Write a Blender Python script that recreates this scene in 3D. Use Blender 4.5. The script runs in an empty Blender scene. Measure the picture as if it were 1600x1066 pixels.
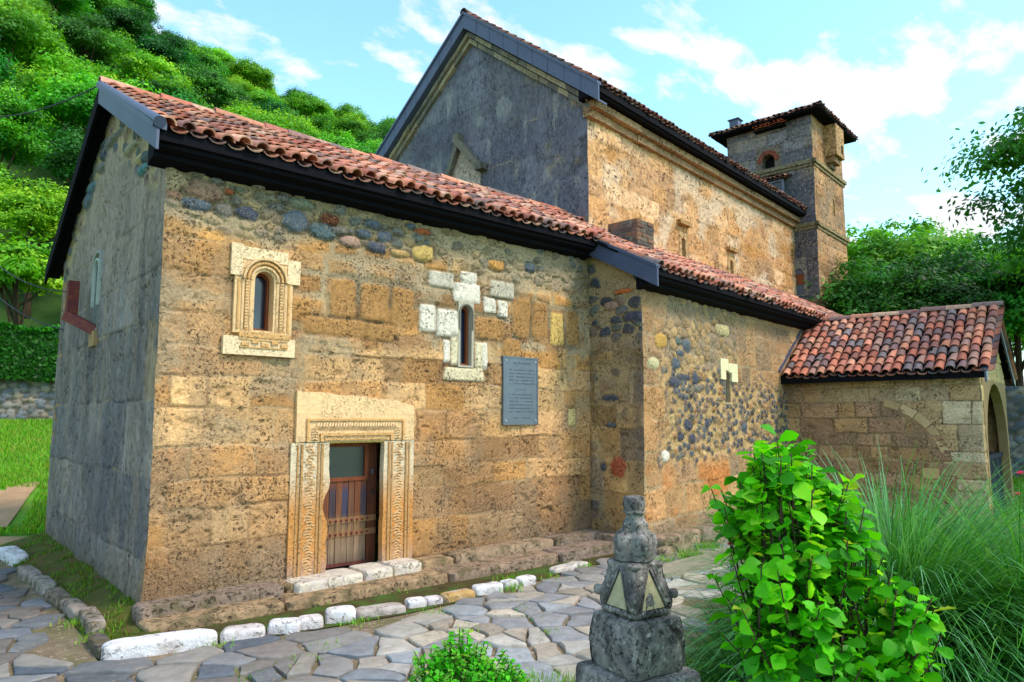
import bpy, math, random
import numpy as np
R = math.radians
V = lambda *a: np.array(a, float)
COL = bpy.context.scene.collection

# ------------------------------------------------------------------ survey
CAM = V(-1.94, -7.56, 1.9)
FPX = 1080.0; PITCH = math.atan(120/FPX); YAW = R(48.3)
_f = V(math.cos(YAW)*math.cos(PITCH), math.sin(YAW)*math.cos(PITCH), math.sin(PITCH))
_r = V(math.sin(YAW), -math.cos(YAW), 0); _u = np.cross(_r, _f)
def hit(px, py, p0, n):
    d = _f*FPX + _r*(px-800) + _u*(533-py)
    return CAM + d*(np.dot(np.asarray(p0, float)-CAM, n)/np.dot(d, n))
def gz(px, py, z=-.06): return hit(px, py, (0, 0, z), V(0, 0, 1))
def polar(px, dist, z=0):            # a surveyed bearing and a distance
    a = YAW - math.atan((px-800)/(FPX/math.cos(PITCH)))
    return V(CAM[0]+dist*math.cos(a), CAM[1]+dist*math.sin(a), z)

def S(r, g, b):
    f = lambda c: (c/255/12.92) if c/255 <= .04045 else ((c/255+.055)/1.055)**2.4
    return V(f(r), f(g), f(b))

# ------------------------------------------------------------------ noise
def _h(ix, iy, iz, s):
    h = (ix.astype(np.int64)*374761393 + iy.astype(np.int64)*668265263 + iz.astype(np.int64)*2147483647 + s*974634777) & 0xffffffff
    h = ((h ^ (h >> 13))*1274126177) & 0xffffffff
    h = ((h ^ (h >> 16))*2246822519) & 0xffffffff
    return ((h ^ (h >> 15)) & 0xffffff)/float(0xffffff)
def vnoise(x, y, z, s=0):
    xi, yi, zi = np.floor(x), np.floor(y), np.floor(z)
    fx, fy, fz = x-xi, y-yi, z-zi
    fx, fy, fz = [t*t*(3-2*t) for t in (fx, fy, fz)]
    r = 0
    for a in (0, 1):
        for b in (0, 1):
            for c in (0, 1):
                w = (fx if a else 1-fx)*(fy if b else 1-fy)*(fz if c else 1-fz)
                r = r + w*_h(xi+a, yi+b, zi+c, s)
    return r
def fbm(x, y, z=None, o=4, s=0, g=.5):
    x = np.asarray(x, float); y = np.asarray(y, float)+0*x
    z = 0*x+.37 if z is None else np.asarray(z, float)+0*x
    r = 0; a = 1; t = 0
    for i in range(o):
        r = r + a*vnoise(x*2**i, y*2**i, z*2**i, s+i*17); t += a; a *= g
    return r/t
def sst(a, b, x): t = np.clip((x-a)/(b-a), 0, 1); return t*t*(3-2*t)
def worley(x, y, s=0, jit=.85):
    xi, yi = np.floor(x), np.floor(y)
    f1 = np.full(x.shape, 9.); f2 = np.full(x.shape, 9.); idv = np.zeros(x.shape); id2 = np.zeros(x.shape)
    for a in (-1, 0, 1):
        for b in (-1, 0, 1):
            cx, cy = xi+a, yi+b; z = 0*x
            px = cx+.5+jit*(_h(cx, cy, z, s)-.5); py = cy+.5+jit*(_h(cx, cy, z, s+5)-.5)
            d = np.hypot(x-px, y-py); i = _h(cx, cy, z, s+9); j = _h(cx, cy, z, s+13)
            m = d < f1
            f2 = np.where(m, f1, np.minimum(f2, d)); id2 = np.where(m, j, id2); idv = np.where(m, i, idv); f1 = np.where(m, d, f1)
    return f1, f2, idv, id2
def mixc(a, b, t): t = np.asarray(t)[..., None]; return a*(1-t)+b*t

# ------------------------------------------------------------------ objects
def tag(o, label=None, cat=None, group=None, kind=None):
    if label: o['label'] = label
    if cat: o['category'] = cat
    if group: o['group'] = group
    if kind: o['kind'] = kind
    return o
def thing(name, label, cat, loc=(0, 0, 0), group=None):
    o = bpy.data.objects.new(name, None); COL.objects.link(o); o.location = tuple(map(float, loc))
    o.empty_display_size = .2
    return tag(o, label, cat, group)
def ploc(p):
    v = V(0, 0, 0)
    while p is not None: v = v+V(*p.location); p = p.parent
    return v
def mesh_obj(name, verts, faces, mat, parent=None, cols=None, smooth=False, mats=None, midx=None):
    verts = np.asarray(verts, float).reshape(-1, 3)
    if parent is not None: verts = verts-ploc(parent)
    me = bpy.data.meshes.new(name)
    if isinstance(faces, np.ndarray):
        n, k = faces.shape
        me.vertices.add(len(verts)); me.vertices.foreach_set('co', verts.astype(np.float32).ravel())
        me.loops.add(n*k); me.loops.foreach_set('vertex_index', faces.astype(np.int32).ravel())
        me.polygons.add(n); me.polygons.foreach_set('loop_start', np.arange(0, n*k, k, dtype=np.int32))
        me.polygons.foreach_set('loop_total', np.full(n, k, np.int32))
        me.update(calc_edges=True); me.validate()
    else:
        me.from_pydata(verts.tolist(), [], [tuple(map(int, f)) for f in faces]); me.update()
    if cols is not None:
        ca = me.color_attributes.new('Col', 'FLOAT_COLOR', 'POINT')
        c = np.ones((len(verts), 4), np.float32); c[:, :3] = cols; ca.data.foreach_set('color', c.ravel())
    if smooth is True: me.polygons.foreach_set('use_smooth', np.ones(len(me.polygons), bool))
    elif smooth: me.polygons.foreach_set('use_smooth', np.ones(len(me.polygons), bool)); me.set_sharp_from_angle(angle=R(float(smooth)))
    for m in (mats or [mat]): me.materials.append(m)
    if midx is not None: me.polygons.foreach_set('material_index', np.asarray(midx, np.int32))
    o = bpy.data.objects.new(name, me); COL.objects.link(o)
    if parent is not None: o.parent = parent
    return o
class MB:
    def __init__(s): s.v = []; s.f = []; s.c = []; s.n = 0
    def add(s, v, f, c=(.5, .5, .5)):
        v = np.asarray(v, float).reshape(-1, 3)
        s.f += [tuple(int(i)+s.n for i in q) for q in f]; s.v.append(v); s.n += len(v)
        c = np.asarray(c, float); s.c.append(np.broadcast_to(c, (len(v), 3)))
        return s
    def box(s, a, b, c=(.5, .5, .5), fr=None):
        """box between corners a, b; fr maps (u, out, z) of a wall frame"""
        x = [a[0], b[0]]; y = [a[1], b[1]]; z = [a[2], b[2]]
        v = [V(x[i], y[j], z[k]) for k in (0, 1) for j in (0, 1) for i in (0, 1)]
        if fr is not None: v = [fr.p(q[0], q[2], q[1]) for q in v]
        return s.add(v, [(0, 2, 3, 1), (4, 5, 7, 6), (0, 1, 5, 4), (2, 6, 7, 3), (0, 4, 6, 2), (1, 3, 7, 5)], c)
    def bar(s, p, q, w, h, c=(.5, .5, .5), up=(0, 0, 1)):
        p = V(*p); q = V(*q); d = q-p; d /= np.linalg.norm(d); a = np.cross(d, V(*up)); a /= np.linalg.norm(a); b = np.cross(a, d)
        v = [e+a*i*w/2+b*j*h/2 for e in (p, q) for j in (-1, 1) for i in (-1, 1)]
        return s.add(v, [(0, 1, 3, 2), (4, 6, 7, 5), (0, 4, 5, 1), (2, 3, 7, 6), (0, 2, 6, 4), (1, 5, 7, 3)], c)
    def tube(s, pts, rad, seg=8, c=(.5, .5, .5), cap=True):
        pts = [V(*p) for p in pts]; rad = [rad]*len(pts) if np.isscalar(rad) else rad
        vs = []; up = V(0, 0, 1)
        for i, p in enumerate(pts):
            d = pts[min(i+1, len(pts)-1)]-pts[max(i-1, 0)]; d = d/(np.linalg.norm(d)+1e-9)
            a = np.cross(d, up if abs(d[2]) < .95 else V(1, 0, 0)); a /= np.linalg.norm(a); b = np.cross(a, d)
            for k in range(seg):
                t = 2*math.pi*k/seg; vs.append(p+rad[i]*(a*math.cos(t)+b*math.sin(t)))
        fs = [(i*seg+k, i*seg+(k+1) % seg, (i+1)*seg+(k+1) % seg, (i+1)*seg+k) for i in range(len(pts)-1) for k in range(seg)]
        if cap: fs += [tuple(range(seg))[::-1], tuple((len(pts)-1)*seg+k for k in range(seg))]
        return s.add(vs, fs, c)
    def build(s, name, mat, parent=None, smooth=False):
        return mesh_obj(name, np.vstack(s.v), s.f, mat, parent, np.vstack(s.c), smooth)
class Fr:
    """upright wall plane: u along, out towards the open air, z up"""
    def __init__(s, o, eu, n): s.o = V(*o); s.e = V(*eu); s.n = V(*n)
    def p(s, u, z, out=0): return s.o+s.e*u+s.n*out+V(0, 0, z)
    def at(s, px, py, out=0):
        q = hit(px, py, s.o+s.n*out, s.n)-s.o; return q@s.e, q[2]

# ------------------------------------------------------------------ materials
def nt(name):
    m = bpy.data.materials.new(name); m.use_nodes = True; t = m.node_tree; t.nodes.clear()
    out = t.nodes.new('ShaderNodeOutputMaterial'); b = t.nodes.new('ShaderNodeBsdfPrincipled')
    t.links.new(b.outputs[0], out.inputs[0]); return m, t, b, out
def N(t, k, **kw):
    n = t.nodes.new('ShaderNode'+k)
    for a, v in kw.items():
        if a.startswith('i_'):
            key = a[2:]; key = int(key) if key.isdigit() else key.replace('_', ' ')
            n.inputs[key].default_value = v
        else: setattr(n, a, v)
    return n
def noise(t, vec, scale, detail=4, rough=.55, dist=0):
    n = N(t, 'TexNoise', i_Scale=scale, i_Detail=detail, i_Roughness=rough, i_Distortion=dist); t.links.new(vec, n.inputs['Vector']); return n.outputs['Fac']
def mrange(t, x, a, b, c, d):
    n = N(t, 'MapRange', i_1=a, i_2=b, i_3=c, i_4=d); t.links.new(x, n.inputs[0]); return n.outputs[0]
def math_(t, op, a, b):
    n = N(t, 'Math', operation=op)
    for i, x in enumerate((a, b)):
        if isinstance(x, (int, float)): n.inputs[i].default_value = x
        else: t.links.new(x, n.inputs[i])
    return n.outputs[0]
def mixn(t, fac, a, b, blend='MIX'):
    n = N(t, 'Mix', data_type='RGBA', blend_type=blend)
    for i, x in ((0, fac), (6, a), (7, b)):
        if isinstance(x, (int, float)): n.inputs[i].default_value = x
        elif isinstance(x, (tuple, list, np.ndarray)): n.inputs[i].default_value = (*[float(q) for q in x[:3]], 1)
        else: t.links.new(x, n.inputs[i])
    return n.outputs[2]
def surf(name, color=None, rough=.9, var=.25, vs=8, pits=0, pitscale=38, pitcol=(.03, .025, .02), bump=.3, bd=.01, bs=45, metal=0, spec=.3, stretch=None, big=0, bigcol=None, rand=0, spk=0, spkcol=None):
    m, t, b, out = nt(name)
    tc = N(t, 'TexCoord').outputs['Object']
    if stretch:
        mp = N(t, 'Mapping'); mp.inputs['Scale'].default_value = stretch; t.links.new(tc, mp.inputs[0]); vec = mp.outputs[0]
    else: vec = tc
    if color is None: col = N(t, 'Attribute', attribute_name='Col').outputs['Color']
    else:
        rg = N(t, 'RGB'); rg.outputs[0].default_value = (*color, 1); col = rg.outputs[0]
    n1 = noise(t, vec, vs, 6, .65)
    k = mrange(t, n1, .3, .7, 1-var, 1+var)
    cmb = N(t, 'CombineColor')
    for i in range(3): t.links.new(k, cmb.inputs[i])
    col = mixn(t, 1., col, cmb.outputs[0], 'MULTIPLY')
    if big:
        nb = mrange(t, noise(t, vec, big, 5, .6), .48, .62, 0, .8); col = mixn(t, nb, col, bigcol)
    if spk:
        sp = mrange(t, noise(t, vec, spk, 4, .7), .58, .66, 0, .75); col = mixn(t, sp, col, spkcol)
    if rand:
        oi = N(t, 'ObjectInfo').outputs['Random']; kr = mrange(t, oi, 0, 1, 1-rand, 1+rand)
        c2 = N(t, 'CombineColor'); [t.links.new(kr, c2.inputs[i]) for i in range(3)]; col = mixn(t, 1., col, c2.outputs[0], 'MULTIPLY')
    hgt = noise(t, vec, bs, 5, .7)
    if pits:
        pn = noise(t, vec, pitscale, 3, .6, .6)
        pm = mrange(t, pn, .36, .43, 1, 0)
        zone = mrange(t, noise(t, vec, 2.3, 4, .65), .44, .57, .04, 1)
        pm = math_(t, 'MULTIPLY', pm, zone)
        col = mixn(t, math_(t, 'MULTIPLY', pm, pits), col, pitcol)
        hgt = math_(t, 'SUBTRACT', math_(t, 'MULTIPLY', hgt, .6), math_(t, 'MULTIPLY', pm, 1.2))
    bp = N(t, 'Bump', i_Strength=bump, i_Distance=bd); t.links.new(hgt, bp.inputs['Height']); t.links.new(bp.outputs[0], b.inputs['Normal'])
    t.links.new(col, b.inputs['Base Color']); b.inputs['Roughness'].default_value = rough; b.inputs['Metallic'].default_value = metal
    b.inputs['Specular IOR Level'].default_value = spec
    return m
def leafmat(name, color=None, trans=.35, rough=.5, rand=.0, hue=0, spec=.3):
    m, t, b, out = nt(name)
    if color is None: col = N(t, 'Attribute', attribute_name='Col').outputs['Color']
    else:
        rg = N(t, 'RGB'); rg.outputs[0].default_value = (*color, 1); col = rg.outputs[0]
    if rand:
        oi = N(t, 'ObjectInfo').outputs['Random']
        hs = N(t, 'HueSaturation'); t.links.new(mrange(t, oi, 0, 1, .5-hue, .5+hue), hs.inputs[0])
        w = N(t, 'TexWhiteNoise', noise_dimensions='1D'); t.links.new(oi, w.inputs['W'])
        t.links.new(mrange(t, w.outputs[0], 0, 1, 1-rand, 1+rand), hs.inputs[2]); t.links.new(col, hs.inputs[4]); col = hs.outputs[0]
    t.links.new(col, b.inputs['Base Color']); b.inputs['Roughness'].default_value = rough; b.inputs['Specular IOR Level'].default_value = spec
    tr = N(t, 'BsdfTranslucent'); c2 = mixn(t, 1., col, (1.35, 1.25, .5), 'MULTIPLY'); t.links.new(c2, tr.inputs[0])
    mx = N(t, 'MixShader'); mx.inputs[0].default_value = trans
    t.links.new(b.outputs[0], mx.inputs[1]); t.links.new(tr.outputs[0], mx.inputs[2]); t.links.new(mx.outputs[0], out.inputs[0])
    return m
M = {}
M['tuff'] = surf('tuff masonry', var=.3, vs=26, pits=.75, pitscale=34, pitcol=S(52, 38, 26), bump=1, bd=.03, bs=48, spk=60, spkcol=S(226, 184, 134))
M['tuff2'] = surf('upper tuff masonry', var=.38, vs=9, pits=.8, pitscale=14, pitcol=S(74, 54, 36), bump=1, bd=.04, bs=26, spk=22, spkcol=S(232, 206, 168))
M['dark'] = surf('lichen blackened plaster', var=.33, vs=14, pits=.75, pitscale=34, pitcol=S(28, 26, 30), bump=.8, bd=.02, bs=70, stretch=(1, 1, .45), spk=60, spkcol=S(150, 148, 150))
M['pale'] = surf('pale dressed limestone', var=.14, vs=14, pits=.35, pitscale=60, pitcol=S(120, 95, 60), bump=.45, bd=.008, bs=90)
M['carve'] = surf('carved limestone', var=.2, vs=30, pits=.6, pitscale=55, pitcol=S(120, 85, 40), bump=.9, bd=.012, bs=60)
M['tile'] = surf('terracotta', var=.28, vs=18, bump=.5, bd=.006, bs=60, spk=26, spkcol=S(120, 112, 104))
M['tiled'] = surf('weathered terracotta', var=.3, vs=18, bump=.5, bd=.006, bs=60, spk=20, spkcol=S(92, 96, 70))
M['metal'] = surf('painted sheet metal', S(72, 80, 108), rough=.42, var=.16, vs=3, bump=.12, bd=.01, bs=5, spec=.5)
M['metald'] = surf('dark boards and soffit shade', S(13, 13, 21), rough=.85, spec=.12, var=.3, vs=9, bump=.25, bd=.005, bs=30, stretch=(1, 1, .3))  # dark boards; also the painted soffit shade on one bargeboard half
M['wood'] = surf('weathered planks', var=.4, vs=26, bump=.5, bd=.004, bs=60, stretch=(1, 1, .07), rough=.75)
M['frame'] = surf('stained window timber', S(120, 62, 34), var=.3, vs=20, stretch=(1, 1, .2), rough=.6)
M['slate'] = surf('flagstones', var=.24, vs=9, bump=.7, bd=.007, bs=26, rough=.72, spec=.4, spk=14, spkcol=S(135, 122, 108))
M['joint'] = surf('sandy joints', S(124, 108, 88), var=.45, vs=6, bump=.9, bd=.014, bs=40, big=1.9, bigcol=S(104, 102, 66), spk=20, spkcol=S(186, 172, 152))
M['white'] = surf('whitewashed stone', var=.2, vs=12, bump=1, bd=.03, bs=22, pits=.3, pitscale=15, pitcol=S(150, 134, 130), spk=11, spkcol=S(172, 156, 150), big=6, bigcol=S(190, 178, 176))
M['rough'] = surf('rough plinth stone', var=.35, vs=12, bump=1, bd=.03, bs=24, pits=.7, pitscale=24, big=5, bigcol=S(98, 88, 62))
M['monu'] = surf('lichened monument stone', S(134, 129, 126), var=.5, vs=17, bump=1, bd=.02, bs=42, pits=.7, pitscale=46, pitcol=S(30, 28, 30), big=5, bigcol=S(66, 62, 66), spk=24, spkcol=S(185, 182, 176))
M['monup'] = surf('pale recessed stone', S(176, 164, 132), var=.25, vs=22, bump=.6, bd=.008, bs=50)
M['bark'] = surf('bark', S(70, 55, 42), var=.4, vs=14, bump=1, bd=.03, bs=20, stretch=(1, 1, .25))
M['steel'] = surf('brushed plaque metal', S(108, 116, 128), rough=.45, var=.12, vs=8, metal=.55, bump=.1, bd=.002, bs=60)
M['steeld'] = surf('engraved lettering', S(84, 94, 112), rough=.5, var=.1)
M['rust'] = surf('rusted paint', S(104, 42, 44), rough=.6, var=.3, vs=12, bump=.3, bd=.004, big=9, bigcol=S(130, 66, 40))
M['teal'] = surf('verdigris window paint', S(96, 176, 190), rough=.5, var=.3, vs=20)
M['brick'] = surf('old thin bricks', var=.3, vs=14, bump=.7, bd=.01, bs=40)
M['black'] = surf('painted interior shade', S(22, 20, 22), var=.2)  # near-black colour stands in for the shade inside openings
M['wire'] = surf('cable sheath', S(46, 52, 60), rough=.6, var=.05)
M['grassg'] = surf('lawn ground', S(96, 150, 38), var=.35, vs=2.2, bump=.8, bd=.05, bs=22, big=.35, bigcol=S(132, 148, 52))
M['dirt'] = surf('bare earth', S(168, 136, 104), var=.2, vs=3, bump=.7, bd=.03, bs=14)
M['soil'] = surf('garden soil', S(74, 66, 34), var=.4, vs=6, bump=1, bd=.03, bs=22, big=2.5, bigcol=S(66, 104, 30))
M['hill'] = surf('wooded hillside', S(48, 80, 24), var=.5, vs=.25, bump=1, bd=.4, bs=1.2)
M['cobble'] = surf('river cobbles', var=.2, vs=20, bump=.5, bd=.006, bs=40, rough=.7)
def glassm(name, col, rough=.08):
    m, t, b, out = nt(name); b.inputs['Base Color'].default_value = (*col, 1); b.inputs['Roughness'].default_value = rough
    b.inputs['Specular IOR Level'].default_value = .8; return m
M['glass'] = glassm('dark window glass', S(18, 30, 54), .12); M['glassg'] = glassm('dusty door glass', S(40, 44, 46), .3)
M['leaf'] = leafmat('woodland foliage', trans=.38, rand=.28, hue=.018)
M['leafn'] = leafmat('shrub leaves', trans=.48, rough=.5, spec=.3)
M['blade'] = leafmat('grass blades', trans=.35)
M['petr'] = leafmat('red petals', S(225, 38, 20), .3); M['petp'] = leafmat('pink petals', S(226, 70, 130), .3); M['petv'] = leafmat('violet petals', S(110, 90, 190), .3)

# ------------------------------------------------------------------ masonry
TAN = [S(202, 154, 106), S(186, 136, 86), S(212, 166, 116), S(178, 132, 90), S(194, 149, 106), S(204, 148, 88)]
COB = [S(76, 88, 104), S(88, 96, 106), S(98, 100, 102), S(68, 76, 92), S(128, 108, 102), S(150, 126, 108), S(108, 110, 104), S(70, 72, 82)]
MORT = S(186, 164, 130)
def pick(pal, h):
    pal = np.array(pal); return pal[np.minimum((h*len(pal)).astype(int), len(pal)-1)]
def ashlar(u, z, zs, wmin, wmax, seed, wob=.02):
    """distance to the nearest joint, and a random id per block"""
    uu = u+wob*(fbm(u*2.3, z*2.3, o=3, s=seed)-.5)*2; zz = z+wob*(fbm(u*1.6, z*2.6, o=3, s=seed+50)-.5)*2
    zs = np.array(zs, float); k = np.clip(np.searchsorted(zs, zz)-1, 0, len(zs)-2)
    dz = np.minimum(zz-zs[k], zs[k+1]-zz); de = np.full(u.shape, 9.); idv = np.zeros(u.shape); idw = np.zeros(u.shape)
    rng = np.random.RandomState(seed); lo, hi = uu.min()-1, uu.max()+1
    for c in range(len(zs)-1):
        w = rng.uniform(wmin, wmax, int((hi-lo)/wmin)+3); b = lo-rng.rand()*wmax+np.cumsum(w); h = rng.rand(len(b)+1); h2 = rng.rand(len(b)+1)
        m = k == c
        if not m.any(): continue
        j = np.clip(np.searchsorted(b, uu[m]), 1, len(b)-1); de[m] = np.minimum(uu[m]-b[j-1], b[j]-uu[m]); idv[m] = h[j]; idw[m] = h2[j]
    return np.minimum(de, dz), idv, idw
def masonry(u, z, zs, wmin, wmax, seed, mw=.012, mort=MORT, pal=TAN, dep=.012, rel=.008, var=1.):
    d, i1, i2 = ashlar(u, z, zs, wmin, wmax, seed, .05 if dep < .0125 else .03)
    jag = (fbm(u*9, z*9, o=3, s=seed+3)-.5)*.03
    mw = mw*(.2+1.5*fbm(u*1.3, z*1.3, o=2, s=seed+8)); fade_j = sst(.38, .52, fbm(u*1.4+9, z*1.7, o=3, s=seed+9)) if dep < .0125 else 1.
    mm = (1-sst(mw*.7, mw*1.5+.006, d+jag*np.minimum(1, mw/.012)))*fade_j
    base = pick(pal, i1); lt_ = sst(.5, .6, fbm(u*.8+3, z*1.9, o=3, s=seed+88))[..., None]; mort = np.asarray(mort)*(1-lt_*.6)+S(206, 176, 136)*lt_*.6
    t = fbm(u*1.2, z*1.2, o=4, s=seed+21)
    base = base*(.76+.46*i2[..., None]*var)*(.72+.56*t[..., None])
    col = mixc(base, (mort+0*base)*(.85+.3*fbm(u*5, z*5, o=3, s=seed+4)[..., None]), mm*.85)
    h = (1-mm)*dep + (i2-.5)*2*rel*(1-mm) + (fbm(u*7, z*7, o=4, s=seed+6)-.5)*.03*(1-mm*.6)
    pz = sst(.42, .58, fbm(u*.9, z*1.2, o=3, s=seed+66)); pit = sst(.63, .72, fbm(u*15, z*20, o=4, s=seed+60, g=.65))*(1-mm)*(.25+.75*pz); er = sst(.60, .70, fbm(u*4.5, z*7, o=4, s=seed+70, g=.6))*(1-mm)
    h = h-pit*.03-er*.022; col = col*(1-.42*pit[..., None])*(1-.16*er[..., None])*(.74+.52*fbm(u*4.5, z*7, o=5, s=seed+75)[..., None])
    return h, col, mm
def rubble(u, z, cell, seed, dens, mort=MORT, pal=COB, dome=.03, asp=1.5, lo=.06):
    uu = u/cell/asp+.35*fbm(u*3, z*3, o=2, s=seed); zz = z/cell+.35*fbm(u*3, z*3, o=2, s=seed+1)
    f1, f2, a, b = worley(uu, zz, seed)
    e = f2-f1; st = sst(lo, lo+.1, e)*(b < dens)*sst(.62, .5, f1)
    col = mixc(np.broadcast_to(mort, u.shape+(3,))*(.7+.6*fbm(u*3, z*3, o=4, s=seed+2)[..., None]), pick(pal, a)*(.75+.5*b[..., None]), st)
    h = st*dome*np.sqrt(np.clip(1-(f1/.75)**2, 0, 1)) + (fbm(u*8, z*8, o=4, s=seed+7)-.5)*.025
    return h, col, st
def stamp(u, z, h, col, cu, cz, w, hh, ang, c, lift=.03, p=2.4, edge=.2):
    """one named stone set in the wall: a rounded lump at (cu, cz)"""
    ca, sa = math.cos(ang), math.sin(ang); du, dz = u-cu, z-cz
    a = (du*ca+dz*sa)/(w/2); b = (-du*sa+dz*ca)/(hh/2); k = 1+(.30 if p < 3.5 else .09)*(fbm(u*11+cu*7, z*11, o=3, s=5)-.5)*2
    g = np.hypot(du, dz) < max(w, hh)*1.2
    r = (np.abs(a)**p+np.abs(b)**p)**(1/p)*k
    m = 1-sst(1-edge*.5, 1+edge*.3, r)
    ring = sst(1.45, 1.12, r)*(1-m)*g; h = h-ring*.012; col = col*(1-.3*ring[..., None])
    dome = np.sqrt(np.clip(1-np.clip(r, 0, 1)**2.5, 0, 1)) if p < 3.5 else np.clip((1-r)*6, 0, 1)
    h = h*(1-m)+m*lift*dome; col = mixc(col, np.broadcast_to(c, col.shape)*(.88+.24*fbm(u*11, z*11, o=3, s=3)[..., None]), m)
    return h, col
def wall(name, fr, u0, u1, z0, ztop, res, fn, mat, parent, holes=(), fade=.04, wob=.025):
    """dense relief panel; ztop may be a function of u; holes are (u0, u1, z0, z1)"""
    zf = ztop if callable(ztop) else (lambda u: 0*u+ztop)
    us = np.linspace(u0, u1, max(2, int(round((u1-u0)/res))+1)); zmax = float(zf(us).max())
    zsn = np.linspace(z0, zmax, max(2, int(round((zmax-z0)/res))+1))
    for h in holes:
        for k, e in ((0, us), (1, us), (2, zsn), (3, zsn)):
            j = np.argmin(abs(e-h[k]));
            if 0 < j < len(e)-1: e[j] = h[k]
    U, Zq = np.meshgrid(us, zsn); T = zf(U)
    if callable(ztop):
        Z = z0+(Zq-z0)/(zmax-z0)*(T-z0)
    else: Z = Zq
    h, col = fn(U, Z)
    fd = sst(0, fade, U-u0)*sst(0, fade, u1-U); h = h*fd
    for q in holes:
        d = np.maximum(np.maximum(q[0]-U, U-q[1]), np.maximum(q[2]-Z, Z-q[3])); h = h*sst(0, .05, d)
    P = fr.o+U[..., None]*fr.e+Z[..., None]*V(0, 0, 1)
    w = [fbm(P[..., 0]*1.3+k*9, P[..., 1]*1.3, P[..., 2]*1.3, o=3, s=90+k)-.5 for k in range(3)]
    P = P+h[..., None]*fr.n+np.stack(w, -1)*2*wob*V(1, 1, 0)
    ny, nx = U.shape; idx = np.arange(ny*nx).reshape(ny, nx)
    F = np.stack([idx[:-1, :-1], idx[:-1, 1:], idx[1:, 1:], idx[1:, :-1]], -1).reshape(-1, 4)
    uc = (U[:-1, :-1]+U[1:, 1:]).ravel()/2; zc = (Z[:-1, :-1]+Z[1:, 1:]).ravel()/2
    keep = np.ones(len(F), bool)
    for q in holes: keep &= ~((uc > q[0]) & (uc < q[1]) & (zc > q[2]) & (zc < q[3]))
    F = F[keep]
    nrm = np.cross(fr.e, V(0, 0, 1))
    if nrm@fr.n < 0: F = F[:, ::-1]
    return mesh_obj(name, P.reshape(-1, 3), np.ascontiguousarray(F), mat, parent, np.clip(col, .005, .9).reshape(-1, 3), True)
def arch_slab(mb, fr, u0, u1, z0, z1, uc, hw, zb, zs, back, front, c, K=12, round_=True):
    """slab u0..u1 x z0..z1 with a round-headed (or square) opening and its reveals"""
    if round_: arc = [(uc+hw*math.cos(math.pi*(1-i/K)), zs+hw*math.sin(math.pi*(1-i/K))) for i in range(K+1)]
    else: arc = [(uc-hw, zs), (uc+hw, zs)]; K = 1
    outer = []
    for (a, b) in arc:
        dx, dz = a-uc, b-zs+1e-6
        if not round_: dz = .0001
        t = 1e9
        if dx < -1e-6: t = min(t, (u0-uc)/dx)
        if dx > 1e-6: t = min(t, (u1-uc)/dx)
        if dz > 1e-6: t = min(t, (z1-zs)/dz)
        outer.append((uc+dx*t, zs+max(dz, 0)*t))
    P = fr.p
    def q(a, b, cc, d, o=front): mb.add([P(*a, o), P(*b, o), P(*cc, o), P(*d, o)], [(0, 1, 2, 3)], c)
    q((u0, z0), (u1, z0), (u1, zb), (u0, zb)) if zb > z0+1e-4 else None
    q((u0, zb), (uc-hw, zb), (uc-hw, zs), (u0, zs)); q((uc+hw, zb), (u1, zb), (u1, zs), (uc+hw, zs))
    if round_:
        for i in range(K):
            o1, o2 = outer[i], outer[i+1]
            pts = [arc[i], o1]
            for cu in ((u0, z1), (u1, z1)):
                a1 = math.atan2(o1[1]-zs, o1[0]-uc); a2 = math.atan2(o2[1]-zs, o2[0]-uc); ac = math.atan2(cu[1]-zs, cu[0]-uc)
                if a2+1e-5 < ac < a1-1e-5: pts.append(cu)
            pts += [o2, arc[i+1]]
            mb.add([P(*k, front) for k in pts], [tuple(range(len(pts)))], c)
    else: q((u0, zs), (u1, zs), (u1, z1), (u0, z1))
    ring = [(uc-hw, zb)]+arc+[(uc+hw, zb)]
    for a, b in zip(ring, ring[1:]+ring[:1]): mb.add([P(*a, front), P(*b, front), P(*b, back), P(*a, back)], [(0, 1, 2, 3)], c)
    rr = [(u0, z0), (u0, z1), (u1, z1), (u1, z0)]
    for a, b in zip(rr, rr[1:]+rr[:1]): mb.add([P(*a, front), P(*b, front), P(*b, back), P(*a, back)], [(3, 2, 1, 0)], c)
def arch_ring(mb, fr, uc, zs, r0, r1, out0, out1, c, zb=None, K=16, a0=0, a1=180):
    """raised moulding following an arch, with straight legs down to zb"""
    pts = [(math.cos(R(a0+(a1-a0)*i/K)), math.sin(R(a0+(a1-a0)*i/K))) for i in range(K+1)]
    prof = [(r0, out0), (r0*.85+r1*.15, out1), (r0*.15+r1*.85, out1), (r1, out0)]
    vs = []; rows = []
    if zb is not None: rows.append([(uc+p[0], zb, p[1]) for p in prof])
    rows += [[(uc+p[0]*x, zs+p[0]*y, p[1]) for p in prof] for x, y in pts]
    if zb is not None: rows.append([(uc-p[0], zb, p[1]) for p in prof])
    for r in rows: vs += [fr.p(*k) for k in r]
    mb.add(vs, [(i*4+k, i*4+k+1, (i+1)*4+k+1, (i+1)*4+k) for i in range(len(rows)-1) for k in range(3)], c)
def arch_pane(mb, fr, uc, hw, zb, zs, out, c=(.5, .5, .5), K=12):
    ring = [(uc-hw, zb), (uc+hw, zb)]+[(uc+hw*math.cos(math.pi*i/K), zs+hw*math.sin(math.pi*i/K)) for i in range(K+1)]
    mb.add([fr.p(a, b, out) for a, b in ring], [tuple(range(len(ring)))], c)
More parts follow.
